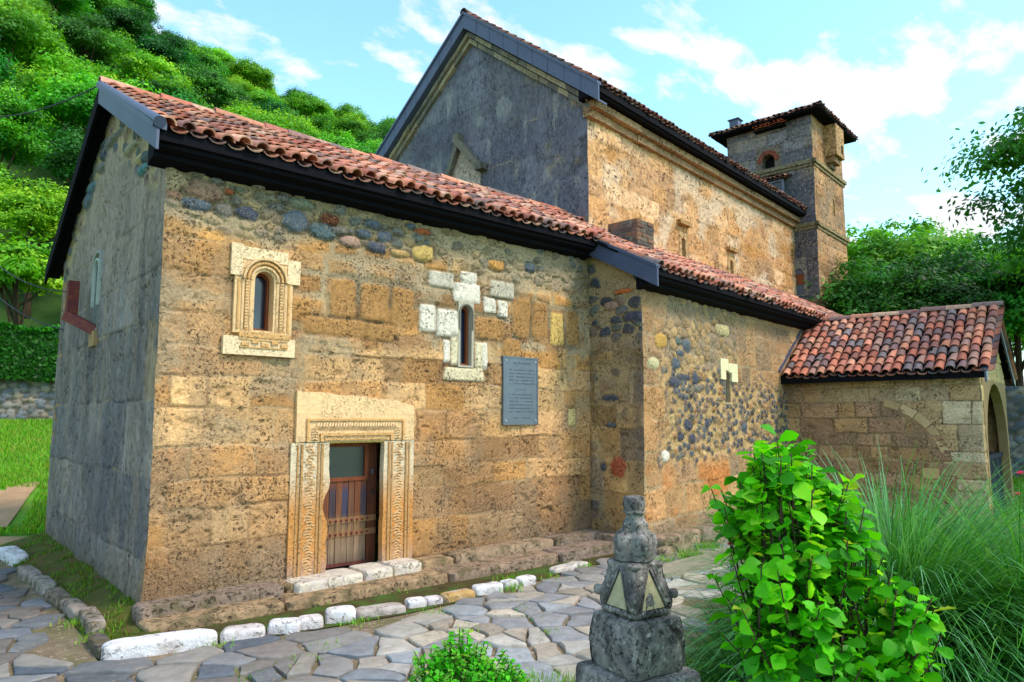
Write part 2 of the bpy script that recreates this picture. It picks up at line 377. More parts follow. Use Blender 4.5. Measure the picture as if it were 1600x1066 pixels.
def arch_frame(mb, fr, uc, hw, t, zb, zs, o0, o1, c=(.5, .5, .5), K=12):
    def ring(h, z): return [(uc-h, z)]+[(uc+h*math.cos(math.pi*(1-i/K)), zs+h*math.sin(math.pi*(1-i/K))) for i in range(K+1)]+[(uc+h, z)]
    A, B = ring(hw, zb), ring(hw-t, zb+t); n = len(A)
    vs = [fr.p(*p, o1) for p in A]+[fr.p(*p, o1) for p in B]+[fr.p(*p, o0) for p in B]
    fs = []
    for i in range(n):
        j = (i+1) % n; fs += [(i, j, n+j, n+i), (n+i, n+j, 2*n+j, 2*n+i)]
    mb.add(vs, fs, c)

# ------------------------------------------------------------------ roofs
TP = [S(200, 128, 104), S(184, 108, 90), S(210, 144, 118), S(166, 104, 92), S(192, 120, 98), S(142, 106, 102), S(216, 160, 136), S(176, 128, 114), S(134, 112, 110), S(196, 156, 134)]
TQ = [S(186, 112, 90), S(168, 96, 80), S(196, 126, 102), S(146, 96, 90), S(174, 110, 94), S(128, 98, 100), S(196, 138, 114), S(152, 114, 104), S(120, 106, 110)]
def tiles(mb, P0, e, s, ncol, rng_of, pitch=.19, expo=.3, pal=TP, seed=0, r=.082, dark=1.):
    """barrel tiles: P0 eave corner, e along the eave, s unit vector up the slope; rng_of(u) -> (from, to) up the slope"""
    rg = np.random.RandomState(seed); e = V(*e); s = V(*s); n = np.cross(e, s)
    if n[2] < 0: n = -n
    n /= np.linalg.norm(n); A = np.linspace(0, math.pi, 7)
    for c in range(ncol):
        u = (c+.5)*pitch; a, b = rng_of(u)
        if b-a < .08: continue
        k = int(math.ceil((b-a)/expo)); wav = .012*math.sin(c*1.7)+rg.normal(0, .006)
        for i in range(k):
            v = a+i*expo
            if i == 0 and a > 0: pass
            L = min(expo*1.22, b-v+.04); du = rg.normal(0, .007); dv = rg.normal(0, .012)
            col = pal[rg.randint(len(pal))]*rg.uniform(.75, 1.2)*dark
            tw = rg.normal(0, .012)
            V0 = P0+e*(u+du)+s*(v+dv)+n*(.035+wav); V1 = V0+s*L-n*.028+e*tw
            vs = []
            for Q, rr, kk in ((V0, r, 0), (V0, r-.017, 0), (V1, r*.84, 0), (V0+s*.09, r-.017, 0)):
                vs += [Q+e*rr*math.cos(t)+n*rr*.95*math.sin(t) for t in A]
            fs = []
            for j in range(6): fs += [(j, j+1, 15+j, 14+j), (j+1, j, 7+j, 8+j), (7+j, 21+j, 22+j, 8+j)]
            mb.add(vs, fs, col)
            # pan tile in the valley beside it
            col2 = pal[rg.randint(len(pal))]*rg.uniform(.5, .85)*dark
            W0 = P0+e*(u+pitch/2)+s*(v+dv-.03)+n*(.045+wav); W1 = W0+s*(L+.02)-n*.02
            q = [math.pi*(1+.14+.72*j/4) for j in range(5)]; vs = []
            for Q in (W0, W1): vs += [Q+e*pitch*.5*math.cos(t)+n*.06*math.sin(t) for t in q]
            vs += [W0-n*.014+e*pitch*.5*math.cos(t)+n*.06*math.sin(t) for t in q]
            mb.add(vs, [(j, j+1, 6+j, 5+j) for j in range(4)]+[(j+1, j, 10+j, 11+j) for j in range(4)], col2)
def ridge_tiles(mb, p, q, r=.11, L=.36, seed=3, pal=TP):
    rg = np.random.RandomState(seed); p = V(*p); q = V(*q); d = q-p; ln = np.linalg.norm(d); d /= ln
    a = np.cross(d, V(0, 0, 1)); a /= np.linalg.norm(a); k = max(1, int(ln/L)); up = np.cross(a, d); A = np.linspace(0, math.pi, 8)
    if up[2] < 0: up = -up
    for i in range(k):
        Q0 = p+d*(ln*i/k)+up*rg.normal(.0, .008)+a*rg.normal(0, .008); Q1 = Q0+d*(ln/k*1.12)
        c = pal[rg.randint(len(pal))]*rg.uniform(.7, 1.1); vs = []
        for Q, rr in ((Q0, r), (Q1, r*.86), (Q0, r-.02)): vs += [Q+a*rr*math.cos(t)+up*rr*math.sin(t) for t in A]
        mb.add(vs, [(j, j+1, 9+j, 8+j) for j in range(7)]+[(j+1, j, 16+j, 17+j) for j in range(7)], c)
def soffit(mb, fr, u0, u1, o, zt, h, zw):
    """eaves: a shallow fascia, a ledge and a sloping boarded soffit down to the wall"""
    pr = [(o, zt), (o, zt-h), (o-.05, zt-h-.005), (o-.05, zt-h-.05), (o*.5, (zt-h-.05)*.4+zw*.6+.03), (o*.5, (zt-h-.05)*.4+zw*.6-.02), (.05, zw), (-.03, zw-.03), (-.03, zt-.02)]
    vs = [fr.p(u, z, q) for u in (u0, u1) for q, z in pr]; n = len(pr)
    mb.add(vs, [(i, (i+1) % n, n+(i+1) % n, n+i) for i in range(n)]+[tuple(range(n))[::-1], tuple(range(n, 2*n))])
def slab(mb, pts, n, th, c=(.5, .5, .5)):
    """flat polygon given thickness th against n"""
    pts = [V(*p) for p in pts]; n = V(*n); m = len(pts)
    mb.add(pts+[p-n*th for p in pts], [tuple(range(m)), tuple(range(m, 2*m))[::-1]]+[(i, i+m, (i+1) % m+m, (i+1) % m) for i in range(m)], c)

# ================================================================== THE CHURCH
W6 = R(6); E1 = V(math.cos(W6), math.sin(W6), 0); E2 = V(-math.sin(W6), math.cos(W6), 0); K0 = V(8.69, 1.94, 0); Zv = V(0, 0, 1)
def L(x, y, z=0): return K0+E1*x+E2*y+Zv*z
X_, Y_ = V(1, 0, 0), V(0, 1, 0)
church = thing('church', 'long old stone church with red tiled roofs and a tall dark gable', 'church', (0, 0, 0))
tower = thing('bell_tower', 'square bell tower with low hipped roof at the far end of the church', 'tower', L(13.3, .8, 0))
fF = Fr((0, 0, 0), X_, -Y_); fG = Fr((0, 0, 0), Y_, -X_)
fAw = Fr((6.5, 0, 0), -Y_, -X_); fA = Fr((6.5, -1.07, 0), E1, -E2)
fNw = Fr(K0, E2, -E1); fNs = Fr(K0, E1, -E2)
fTw = Fr(L(11.8, -.75), E2, -E1); fTs = Fr(L(11.8, -.75), E1, -E2)
fPw = Fr(L(3.2, -2.75), -E2, -E1); fPs = Fr(L(3.2, -6.2), E1, -E2)
WB = 5.75; TW = 3.1; TN = 3.0; NW = 7.1; NL = 11.85; PL = 3.45; PW = 3.0
def pxstone(fr, U, Z, h, c, px, py, w, hh, col, lift=.03, p=2.3, tilt=0.):
    a = fr.at(px-w/2, py); b = fr.at(px+w/2, py); u, z = fr.at(px, py); t = fr.at(px, py-hh/2); q = fr.at(px, py+hh/2)
    return stamp(U, Z, h, c, u, z, abs(b[0]-a[0]), abs(t[1]-q[1]), tilt, col, lift, p)
BLU, DBL, GRY, BRN, ROS, ORA, YEL, GRN, WHI = S(88, 100, 114), S(68, 76, 94), S(116, 112, 108), S(146, 114, 96), S(168, 134, 122), S(180, 96, 60), S(184, 150, 100), S(118, 122, 104), S(230, 220, 206)
FST = [(309, 320, 48, 20, BLU), (350, 328, 32, 20, GRY), (385, 334, 34, 22, DBL), (370, 315, 16, 14, GRY), (321, 299, 68, 30, BRN), (269, 303, 34, 18, BRN), (266, 280, 52, 36, S(168, 146, 116)), (461, 346, 42, 36, BLU), (505, 362, 42, 26, S(84, 104, 112)), (515, 343, 30, 18, S(120, 62, 44)), (531, 361, 26, 14, GRY), (548, 379, 34, 18, ROS), (569, 366, 26, 14, BLU), (582, 351, 26, 14, BLU), (588, 387, 28, 18, DBL), (433, 324, 24, 16, GRY), (413, 309, 30, 16, S(136, 130, 112)), (443, 310, 20, 16, GRY), (470, 319, 40, 18, GRN), (488, 302, 20, 14, BLU), (359, 300, 14, 10, ORA), (373, 297, 26, 9, GRN), (339, 284, 24, 10, GRY), (404, 290, 26, 14, S(140, 134, 124)), (601, 370, 24, 18, BLU), (622, 363, 20, 14, GRY), (625, 396, 30, 12, YEL), (642, 354, 16, 10, BLU), (661, 362, 28, 10, ORA), (827, 418, 18, 15, BLU), (662, 396, 34, 26, S(206, 172, 104)), (776, 415, 26, 16, S(206, 150, 84))]
FWH = [(734, 435, 25, 19, WHI), (731, 458, 42, 30, WHI), (669, 497, 26, 42, WHI), (700, 505, 34, 44, WHI), (766, 477, 19, 24, WHI), (786, 483, 15, 26, WHI), (711, 549, 15, 44, S(226, 212, 180)), (697, 549, 10, 36, WHI), (748, 556, 13, 42, S(226, 212, 180)), (757, 557, 7, 44, WHI), (725, 585, 62, 21, S(222, 206, 172)), (691, 437, 40, 24, S(200, 190, 176)), (786, 453, 36, 26, S(196, 184, 168)), (870, 514, 20, 50, S(216, 178, 104)), (894, 652, 11, 26, S(214, 190, 130)), (639, 670, 9, 60, S(214, 180, 118))]
FBL = [(586, 474, 44, 58), (536, 466, 42, 60), (630, 478, 36, 56), (765, 513, 44, 34), (530, 512, 120, 26), (595, 520, 40, 26), (815, 496, 28, 60), (843, 500, 24, 56), (894, 512, 18, 54), (800, 545, 30, 30)]
def fn_front(U, Z):
    h1, c1, m1 = masonry(U, Z, [-.5, .12, .60, .98, 1.28, 1.62, 2.0, 2.34, 2.66, 3.0, 3.4, 3.8, 4.3, 5], .35, 1.35, 11, mw=.010, mort=S(150, 112, 76), dep=.01, rel=.012)
    h2, c2, m2 = masonry(U, Z, [-.5, 2.7, 2.96, 3.34, 3.62, 3.86, 5], .26, .62, 17, mw=.045, mort=S(178, 158, 128), dep=.012, rel=.006)
    h3, c3, m3 = rubble(U, Z, .13, 23, .8, mort=S(172, 152, 122), pal=[S(150, 132, 108), S(128, 118, 104), S(160, 138, 104), S(112, 114, 110), S(176, 150, 112)], lo=.1)
    n = fbm(U*1.1, Z*1.4, o=3, s=31)
    a = sst(2.72, 2.86, Z+(n-.5)*.5)*sst(.9, 1.5, U+(n-.5)); b = sst(3.86, 4.02, Z+(n-.5)*.5-.12*sst(1, 0, U))
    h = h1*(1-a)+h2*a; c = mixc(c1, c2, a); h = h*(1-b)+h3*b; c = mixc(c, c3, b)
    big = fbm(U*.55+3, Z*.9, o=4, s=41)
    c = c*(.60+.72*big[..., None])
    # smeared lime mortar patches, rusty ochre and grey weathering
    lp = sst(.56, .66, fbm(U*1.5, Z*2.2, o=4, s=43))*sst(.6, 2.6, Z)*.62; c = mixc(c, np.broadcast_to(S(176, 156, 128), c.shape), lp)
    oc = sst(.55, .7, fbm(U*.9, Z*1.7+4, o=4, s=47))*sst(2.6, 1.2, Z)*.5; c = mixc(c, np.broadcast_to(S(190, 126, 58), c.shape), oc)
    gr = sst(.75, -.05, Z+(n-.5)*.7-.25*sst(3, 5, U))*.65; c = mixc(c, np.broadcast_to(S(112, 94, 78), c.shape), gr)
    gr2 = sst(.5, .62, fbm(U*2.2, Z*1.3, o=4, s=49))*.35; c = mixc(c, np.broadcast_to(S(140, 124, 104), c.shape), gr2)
    rk = sst(.12, 0., U+(fbm(U*0, Z*3, o=3, s=51)-.5)*.16)*.5; h = h+rk*.03*(fbm(U*12, Z*9, o=3, s=52)-.5)
    for q in FBL: h, c = pxstone(fF, U, Z, h, c, *q, S(172, 126, 76), lift=.012, p=6)
    hb = h
    for q in FST: h, c = pxstone(fF, U, Z, h, c, *q, lift=.045)
    for q in FWH: h, c = pxstone(fF, U, Z, h, c, *q, lift=.016, p=12)
    return h, c
DK = [S(136, 127, 124), S(118, 112, 114), S(148, 136, 128), S(124, 116, 114)]
def fn_gable(U, Z):
    h, c, m = masonry(U, Z, [-.5, .5, 1.3, 2.1, 2.9, 3.45, 4.1, 4.6, 5.1, 5.6, 7], .7, 1.7, 61, mw=.011, mort=S(52, 48, 50), pal=DK, dep=.0124, rel=.005, var=.5)
    n = fbm(U*1.3, Z*.5, o=4, s=63); st = fbm(U*6, Z*.7, o=4, s=65)
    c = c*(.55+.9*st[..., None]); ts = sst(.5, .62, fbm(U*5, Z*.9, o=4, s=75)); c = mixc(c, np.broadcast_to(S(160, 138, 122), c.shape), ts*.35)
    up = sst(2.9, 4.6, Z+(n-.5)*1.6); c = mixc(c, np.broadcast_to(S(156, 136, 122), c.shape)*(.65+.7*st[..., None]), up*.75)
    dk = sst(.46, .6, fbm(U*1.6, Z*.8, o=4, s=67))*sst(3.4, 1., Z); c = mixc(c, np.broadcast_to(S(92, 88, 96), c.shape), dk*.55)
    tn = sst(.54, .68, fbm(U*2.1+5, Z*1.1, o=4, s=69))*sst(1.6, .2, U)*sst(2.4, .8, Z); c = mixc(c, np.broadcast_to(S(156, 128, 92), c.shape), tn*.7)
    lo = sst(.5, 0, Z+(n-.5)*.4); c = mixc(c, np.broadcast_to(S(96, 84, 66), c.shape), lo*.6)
    rake = np.minimum(4.78+.508*U, 6.28-.553*(U-2.6)+0*U); rb = sst(.75, .45, (np.minimum(4.72+.52*U, 7.7-.553*U)-Z)+(n-.5)*.3)*sst(.1, .5, U)
    h3, c3, m3 = rubble(U, Z, .15, 71, .55, mort=S(172, 150, 118)); h = h*(1-rb)+h3*rb; c = mixc(c, c3, rb)
    for q in [(226, 266, 14, 14, S(84, 128, 136)), (221, 249, 12, 12, S(196, 176, 132)), (230, 246, 11, 16, S(90, 100, 110)), (146, 295, 12, 14, S(84, 116, 132)), (140, 315, 10, 20, BLU), (165, 240, 8, 20, DBL), (178, 222, 26, 12, GRY), (161, 263, 8, 14, GRY), (207, 232, 18, 12, S(160, 150, 130))]: h, c = pxstone(fG, U, Z, h, c, *q, lift=.06)
    return h, c
def fn_aw(U, Z):
    h, c, m = masonry(U, Z, [-.5, .3, .75, 1.25, 1.75, 2.1, 2.6, 2.95, 3.4, 5], .35, .8, 77, mw=.016, mort=S(170, 148, 116), pal=[S(172, 138, 94), S(186, 146, 96), S(160, 132, 100), S(150, 126, 104)], rel=.016)
    h3, c3, m3 = rubble(U, Z, .17, 79, .6, mort=S(170, 146, 112)); b = sst(2.9, 3.3, Z)+sst(.5, .65, fbm(U*1.5, Z*1.5, o=3, s=80))*.6; b = np.clip(b, 0, 1)
    h = h*(1-b)+h3*b; c = mixc(c, c3, b)
    dk = sst(.75, 1.02, U+(fbm(U*2, Z*1.5, o=3, s=81)-.5)*.5)*sst(.7, 1.4, Z)*sst(3.3, 2.9, Z); c = mixc(c, np.broadcast_to(S(104, 92, 88), c.shape), dk*.6)
    for q in [(930, 505, 10, 8, DBL), (995, 494, 34, 16, S(70, 72, 94)), (956, 478, 22, 14, ROS), (952, 622, 26, 9, DBL), (955, 664, 14, 7, BLU), (968, 730, 24, 34, S(176, 88, 58)), (945, 730, 10, 12, DBL), (975, 455, 30, 7, S(206, 110, 60))]: h, c = pxstone(fAw, U, Z, h, c, *q, lift=.03)
    return h, c
def fn_aisle(U, Z):
    h1, c1, m1 = masonry(U, Z, [-.5, .35, .85, 1.4, 1.9, 2.4, 2.85, 3.2, 3.5, 3.8, 5], .3, .8, 83, mw=.016, mort=S(176, 152, 118), pal=[S(190, 142, 96), S(178, 138, 102), S(196, 150, 104), S(164, 134, 106)], rel=.012)
    h2, c2, m2 = rubble(U, Z, .105, 87, .78, mort=S(190, 156, 110), pal=COB+[S(186, 150, 106), S(200, 170, 120), S(176, 130, 88)], asp=1.2)
    n = fbm(U*1.4, Z*1.4, o=4, s=89)
    m = sst(.35, .9, U+(n-.5)*1.6)*sst(1.1, 1.35, Z+(n-.5)*.6)*sst(3.1, 2.75, Z+(n-.5)*.7+.35*sst(2.2, 3.6, U))
    h = h1*(1-m)+h2*m; c = mixc(c1, c2, m)
    h3, c3, m3 = rubble(U, Z, .19, 97, .95, mort=S(150, 134, 114), pal=[S(178, 146, 104), S(188, 152, 104), S(164, 138, 110), S(196, 160, 112), S(150, 130, 112)], asp=1.1)
    kk = sst(2.7, 3., Z+(n-.5)*.5)*sst(.5, .9, U+(n-.5))*sst(3.6, 3.2, U+(n-.5)); h = h*(1-kk)+h3*kk; c = mixc(c, c3, kk)
    up = sst(2.6, 3.2, Z)*.35; c = mixc(c, np.broadcast_to(S(154, 130, 106), c.shape)*(.6+.8*n[..., None]), up)
    low = sst(1.25, .9, Z+(n-.5)*.5); h = h+low*(fbm(U*4, Z*5, o=4, s=91)-.5)*.07
    rs = sst(.46, .6, fbm(U*1.6, Z*2.4, o=4, s=93))*sst(1.3, .95, Z)*sst(.1, .5, Z); c = mixc(c, np.broadcast_to(S(196, 112, 44), c.shape), rs*.75)
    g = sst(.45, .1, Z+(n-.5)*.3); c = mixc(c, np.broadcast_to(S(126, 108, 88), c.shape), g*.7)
    for q in [(1060, 533, 12, 12, S(96, 110, 104)), (1072, 540, 12, 20, BLU), (1056, 568, 14, 18, BLU), (1062, 552, 12, 10, BLU), (1053, 597, 18, 16, DBL), (1070, 590, 18, 10, DBL), (1086, 592, 10, 20, DBL), (1091, 607, 14, 12, GRY), (1020, 568, 20, 20, S(196, 186, 146)), (1033, 532, 18, 24, S(204, 158, 84)), (1040, 713, 13, 18, WHI), (1075, 665, 14, 16, DBL), (1064, 683, 10, 12, DBL), (1081, 685, 10, 16, DBL), (1105, 662, 8, 16, DBL), (1162, 668, 8, 16, BLU), (1128, 516, 22, 18, S(200, 184, 140))]: h, c = pxstone(fA, U, Z, h, c, *q, lift=.035)
    return h, c
def fn_nw(U, Z):
    h, c, m = masonry(U, Z, [5, 6.2, 7.1, 7.9, 8.7, 9.6, 10.6, 12], 1., 2.2, 101, mw=.006, mort=S(70, 68, 78), pal=[S(112, 110, 126), S(120, 117, 130)], dep=.006, rel=.004, var=.4)
    st = fbm(U*2.5, Z*.8, o=4, s=103); sp = fbm(U*11, Z*6, o=3, s=105)
    c = c*(.75+.5*st[..., None])*(.85+.3*sp[..., None])
    li = sst(.6, .7, fbm(U*3.4, Z*1.3, o=4, s=107))*.5; c = mixc(c, np.broadcast_to(S(158, 154, 152), c.shape), li)
    tn = sst(.6, .72, fbm(U*1.9, Z*2.3, o=4, s=109))*.4*sst(3, 1, U); c = mixc(c, np.broadcast_to(S(150, 132, 96), c.shape), tn)
    return h*.8, c
def fn_ns(U, Z):
    h, c, m = masonry(U, Z, [5, 6.1, 6.6, 7.05, 7.5, 7.9, 8.6, 9], .5, 1.3, 111, mw=.007, mort=S(150, 112, 68), pal=[S(218, 166, 116), S(206, 152, 102), S(226, 180, 138), S(200, 152, 112)], dep=.016, rel=.014, var=.8)
    a = sst(.52, .66, fbm(U*1.3, Z*1.5, o=4, s=113))*.6; c = mixc(c, np.broadcast_to(S(222, 200, 176), c.shape), a)
    b = sst(.54, .68, fbm(U*1.1+7, Z*1.9, o=4, s=115))*.55; c = mixc(c, np.broadcast_to(S(196, 134, 62), c.shape), b)
    return h, c
def fn_tw(U, Z):
    h, c, m = masonry(U, Z, list(np.arange(3, 13, .42)), .5, 1.1, 121, mw=.012, mort=S(84, 80, 84), pal=[S(122, 116, 118), S(106, 104, 112), S(132, 122, 114)], dep=.014, rel=.006)
    a = sst(.5, .62, fbm(U*1.1, Z*.9, o=4, s=123)); c = mixc(c, np.broadcast_to(S(150, 132, 100), c.shape), a*.45)
    b = sst(10.3, 9.6, Z)*sst(1.5, .7, U); c = mixc(c, np.broadcast_to(S(84, 84, 98), c.shape)*(.7+.6*fbm(U*5, Z*2, o=4, s=125)[..., None]), b*.8)
    return h, c
def fn_ts(U, Z):
    h, c, m = masonry(U, Z, list(np.arange(3, 13, .4)), .5, 1.1, 131, mw=.012, mort=S(130, 104, 72), pal=[S(186, 140, 94), S(170, 124, 82), S(176, 136, 100)], dep=.014, rel=.008)
    a = sst(.5, .66, fbm(U*1.2, Z*.9, o=4, s=133)); c = mixc(c, np.broadcast_to(S(132, 112, 90), c.shape), a*.5)
    return h, c
PZ = [-.5, .28, .58, .8, 1.1, 1.3, 1.78, 2.2, 2.5, 3]
def fn_pw(U, Z):
    h1, c1, m1 = masonry(U, Z, [-.5, .3, .55, .85, 1.1, 1.35, 1.6, 1.9, 2.2, 2.5, 3], .3, .75, 141, mw=.012, mort=S(132, 108, 84), pal=[S(176, 134, 98), S(188, 144, 102), S(160, 122, 96), S(178, 136, 106)], dep=.016, rel=.014)
    h2, c2, m2 = masonry(U, Z, PZ, .42, .62, 143, mw=.009, mort=S(110, 92, 70), pal=[S(216, 186, 150), S(206, 176, 146), S(210, 172, 130), S(224, 198, 166)], dep=.014, rel=.004, var=.5)
    n = fbm(U*1.5, Z*1.5, o=3, s=145); r = np.hypot(U-1.6, Z-.9)
    k = sst(1.38, 1.4, r)*sst(1.75, 1.85, U)*1. ; k = np.maximum(k, sst(2.18, 2.22, Z)*sst(.2, 1.9, U+(n-.5))*.8)
    h = h1*(1-k)+h2*k; c = mixc(c1, c2, k)
    g = sst(.52, .66, fbm(U*1.6, Z*2, o=4, s=147)); c = mixc(c, np.broadcast_to(S(146, 118, 96), c.shape), g*.5*(1-k*.6))
    return h, c
def fn_ps(U, Z):
    h, c, m = masonry(U, Z, PZ+[3.5, 4, 4.5], .4, .7, 151, mw=.01, mort=S(120, 98, 72), pal=[S(196, 168, 122), S(184, 152, 104), S(190, 164, 124)], dep=.014, rel=.006)
    return h, c

# openings -----------------------------------------------------------
def win(fr, px, pyt, pyb, wpx):
    """centre, half width, bottom and spring height of an opening read off its wall"""
    a = fr.at(px-wpx/2, (pyt+pyb)/2); b = fr.at(px+wpx/2, (pyt+pyb)/2); t = fr.at(px, pyt); q = fr.at(px, pyb)
    hw = abs(b[0]-a[0])/2; return t[0], hw, q[1], t[1]-hw
W1 = (1.06, .115, 2.86, 3.42); W2 = (3.93, .1, 2.62, 3.36); DR = (2.26, .385, .12, 1.6)
wall('front_wall', fF, 0, 6.5, -.2, 4.76, .0155, fn_front, M['tuff'], church,
     holes=[(W1[0]-.3, W1[0]+.3, 2.84, 3.62), (W2[0]-.13, W2[0]+.13, 2.6, 3.5), (DR[0]-.6, DR[0]+.6, .0, 1.95)])
gz_top = lambda u: np.minimum(4.72+.508*u, 6.2-.54*(u-2.6))
wG = (2.96, .12, 3.08, 3.86)
wall('west_wall', fG, 0, WB, -.2, gz_top, .024, fn_gable, M['dark'], church, holes=[(wG[0]-.13, wG[0]+.13, 3.06, 4.02)])
wall('aisle_end_wall', fAw, 0, 1.07, -.2, lambda u: 4.72-.55*u, .02, fn_aw, M['tuff'], church)
sA = win(fA, 1135, 582, 629, 9)
wall('aisle_wall', fA, 0, 9.4, -.2, 4.12, .022, fn_aisle, M['tuff'], church, holes=[(sA[0]-.1, sA[0]+.1, sA[2]-.02, sA[3]+.17)])
wall('nave_gable_wall', fNw, 0, NW, 5.2, lambda u: 8.5+.83*np.minimum(u, NW-u), .045, fn_nw, M['dark'], church)
n1 = win(fNs, 1067, 370, 401, 8); n2 = win(fNs, 1142, 403, 427, 8)
wall('nave_wall', fNs, 0, NL, 5.2, 8.4, .035, fn_ns, M['tuff2'], church, holes=[(q[0]-.2, q[0]+.2, q[2]-.05, q[3]+.22) for q in (n1, n2)])
t1 = win(fTw, 1200, 240, 285, 24); hatch = fTw.at(1249, 440)
wall('west_face', fTw, 0, TN, 3, 12.1, .04, fn_tw, M['tuff2'], tower, holes=[(t1[0]-.45, t1[0]+.45, t1[2]-.1, t1[3]+.5)])
t2 = win(fTs, 1302, 310, 337, 3)
wall('south_face', fTs, 0, TW, 3, 12.1, .04, fn_ts, M['tuff2'], tower, holes=[(t2[0]-.12, t2[0]+.12, t2[2], t2[3]+.14)])
wall('porch_wall', fPw, 0, PL, -.2, 2.72, .018, fn_pw, M['tuff'], church)
wall('porch_gable_wall', fPs, 0, PW, -.2, lambda u: 2.7+.8*np.minimum(u, PW-u), .03, fn_ps, M['tuff'], church, holes=[(.16, 2.84, -.2, 2.58)])
# hidden sides, plain masonry
b = MB()
b.box((.0, WB-.35, -.2), (8.3, WB, 4.4), TAN[3])
b.build('north_wall', M['tuff'], church)
b = MB()
q = [L(0, NW, 5), L(NL, NW, 5), L(NL, NW, 8.5), L(0, NW, 8.5)]; b.add(q, [(0, 1, 2, 3)], DK[0])
q = [L(NL, 0, 5), L(NL, NW, 5), L(NL, NW, 8.5), L(NL, NW/2, 11.45), L(NL, 0, 8.5)]; b.add(q, [(0, 1, 2, 3, 4)], DK[0])
q = [L(0, NW, 0), L(NL, NW, 0), L(NL, NW, 5), L(0, NW, 5)]; b.add(q, [(0, 1, 2, 3)], DK[0])
b.build('nave_rear_wall', M['tuff2'], church)
b = MB()
for (x0, y0, x1, y1) in ((11.8+TW, -.75, 11.8+TW, -.75+TN), (11.8, -.75+TN, 11.8+TW, -.75+TN)):
    b.add([L(x0, y0, 0), L(x1, y1, 0), L(x1, y1, 12.1), L(x0, y0, 12.1)], [(0, 1, 2, 3)], TAN[1])
b.add([L(11.8, -.75, 0), L(11.8+TW, -.75, 0), L(11.8+TW, -.75, 3), L(11.8, -.75, 3)], [(0, 1, 2, 3)], TAN[1])
b.build('rear_face', M['tuff2'], tower)
b = MB()
b.add([L(3.2+PW, -2.75, 0), L(3.2+PW, -6.2, 0), L(3.2+PW, -6.2, 2.7), L(3.2+PW, -2.75, 2.7)], [(0, 1, 2, 3)], TAN[2])
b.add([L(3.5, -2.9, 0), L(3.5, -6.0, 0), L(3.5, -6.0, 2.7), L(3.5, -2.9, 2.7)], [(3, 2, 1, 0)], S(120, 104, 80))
b.add([L(3.5, -6.0, 0), L(3.2+PW, -6.2, 0), L(3.2+PW, -6.2, .02), L(3.5, -6.0, .02)], [(0, 1, 2, 3)], TAN[2])
b.build('porch_rear_wall', M['tuff2'], church)

# front window (carved surround) ---------------------------------------
def stonebox(mb, fr, px0, py0, px1, py1, out, c, back=-.02):
    a = fr.at(px0, py0); d = fr.at(px1, py1); mb.box((a[0], back, d[1]), (d[0], out, a[1]), c, fr)
CR = S(226, 188, 142); CR2 = S(212, 164, 108); LG = S(234, 206, 168)
u, hw, zb, zs = W1
b = MB(); arch_frame(b, fF, u, hw, .035, zb, zs, -.16, -.10); w = b.build('window', M['frame'], church)
b = MB(); arch_pane(b, fF, u, hw-.03, zb+.03, zs, -.145); b.build('pane', M['glass'], w)
b = MB()
arch_slab(b, fF, u-.33, u+.33, 2.82, 3.64, u, hw-.005, zb, zs, -.2, .035, CR)
b.box((u-.38, -.02, zs+.03), (u-.255, .05, 3.80), LG, fF); b.box((u+.26, -.02, zs+.0), (u+.41, .048, 3.70), LG, fF); b.box((u-.255, -.02, 3.64), (u+.26, .044, 3.78), LG, fF)
for k, r0 in enumerate((.135, .18, .225)): arch_ring(b, fF, u, zs, r0, r0+.032, .03, .062+.012*k, CR2 if k % 2 else CR)
for s_ in (-1, 1):
    for k in range(4): b.tube([fF.p(u+s_*(.15+.045*k), zb-.0, .036), fF.p(u+s_*(.15+.045*k), zs-.01, .036)], .016 if k != 1 else .021, 8, CR2 if k % 2 else CR)
    for k in range(16): b.box((u+s_*.195-.02, .03, zb+.02+k*.034), (u+s_*.195+.02, .062, zb+.038+k*.034), CR, fF)
b.box((u-.43, -.02, 2.58), (u+.37, .055, 2.78), LG, fF); b.box((u-.27, .0, 2.775), (u+.3, .07, 2.83), CR2, fF)
for k in range(5): b.box((u-.24+k*.11, .05, 2.68+.03*(k % 2)), (u-.16+k*.11, .075, 2.72+.03*(k % 2)), CR2, fF)
b.box((u-.26, .05, 2.66), (u+.28, .068, 2.675), CR2, fF); b.box((u-.26, .05, 2.745), (u+.28, .068, 2.76), CR2, fF)
tag(b.build('window_surround', M['carve'], church), 'carved cream stone window surround with round arch mouldings and reeded jambs')
# second window (plain, white stones)
u, hw, zb, zs = W2
b = MB(); arch_frame(b, fF, u, hw-.01, .03, zb, zs, -.13, -.06); w = b.build('window', M['frame'], church)
b = MB(); arch_pane(b, fF, u, hw-.04, zb+.03, zs, -.11); b.build('pane', M['glass'], w)
b = MB(); arch_slab(b, fF, u-.135, u+.135, 2.595, 3.505, u, hw, zb, zs, -.16, .012, S(176, 168, 152)); arch_ring(b, fF, u, zs, hw, hw+.025, .0, .03, S(120, 116, 110), zb=zb+.5)
b.build('window_reveal', M['pale'], church)
# west window
u, hw, zb, zs = wG
b = MB(); arch_frame(b, fG, u, hw, .04, zb, zs, -.10, -.03); w = b.build('window', M['teal'], church)
b = MB(); arch_pane(b, fG, u, hw-.03, zb+.03, zs, -.07); b.build('pane', M['teal'], w)
b = MB(); arch_slab(b, fG, u-.15, u+.15, 3.05, 4.04, u, hw, zb, zs, -.14, .02, S(130, 128, 124)); arch_ring(b, fG, u, zs, hw+.02, hw+.06, .0, .05, S(168, 176, 168), zb=zb+.3)
arch_ring(b, fG, u, zs, hw+.12, hw+.17, -.02, .045, S(150, 150, 146), zb=zs-.15)
b.box((u-.18, -.02, 2.84), (u+.16, .05, 3.04), S(160, 130, 90), fG); b.build('window_reveal', M['pale'], church)
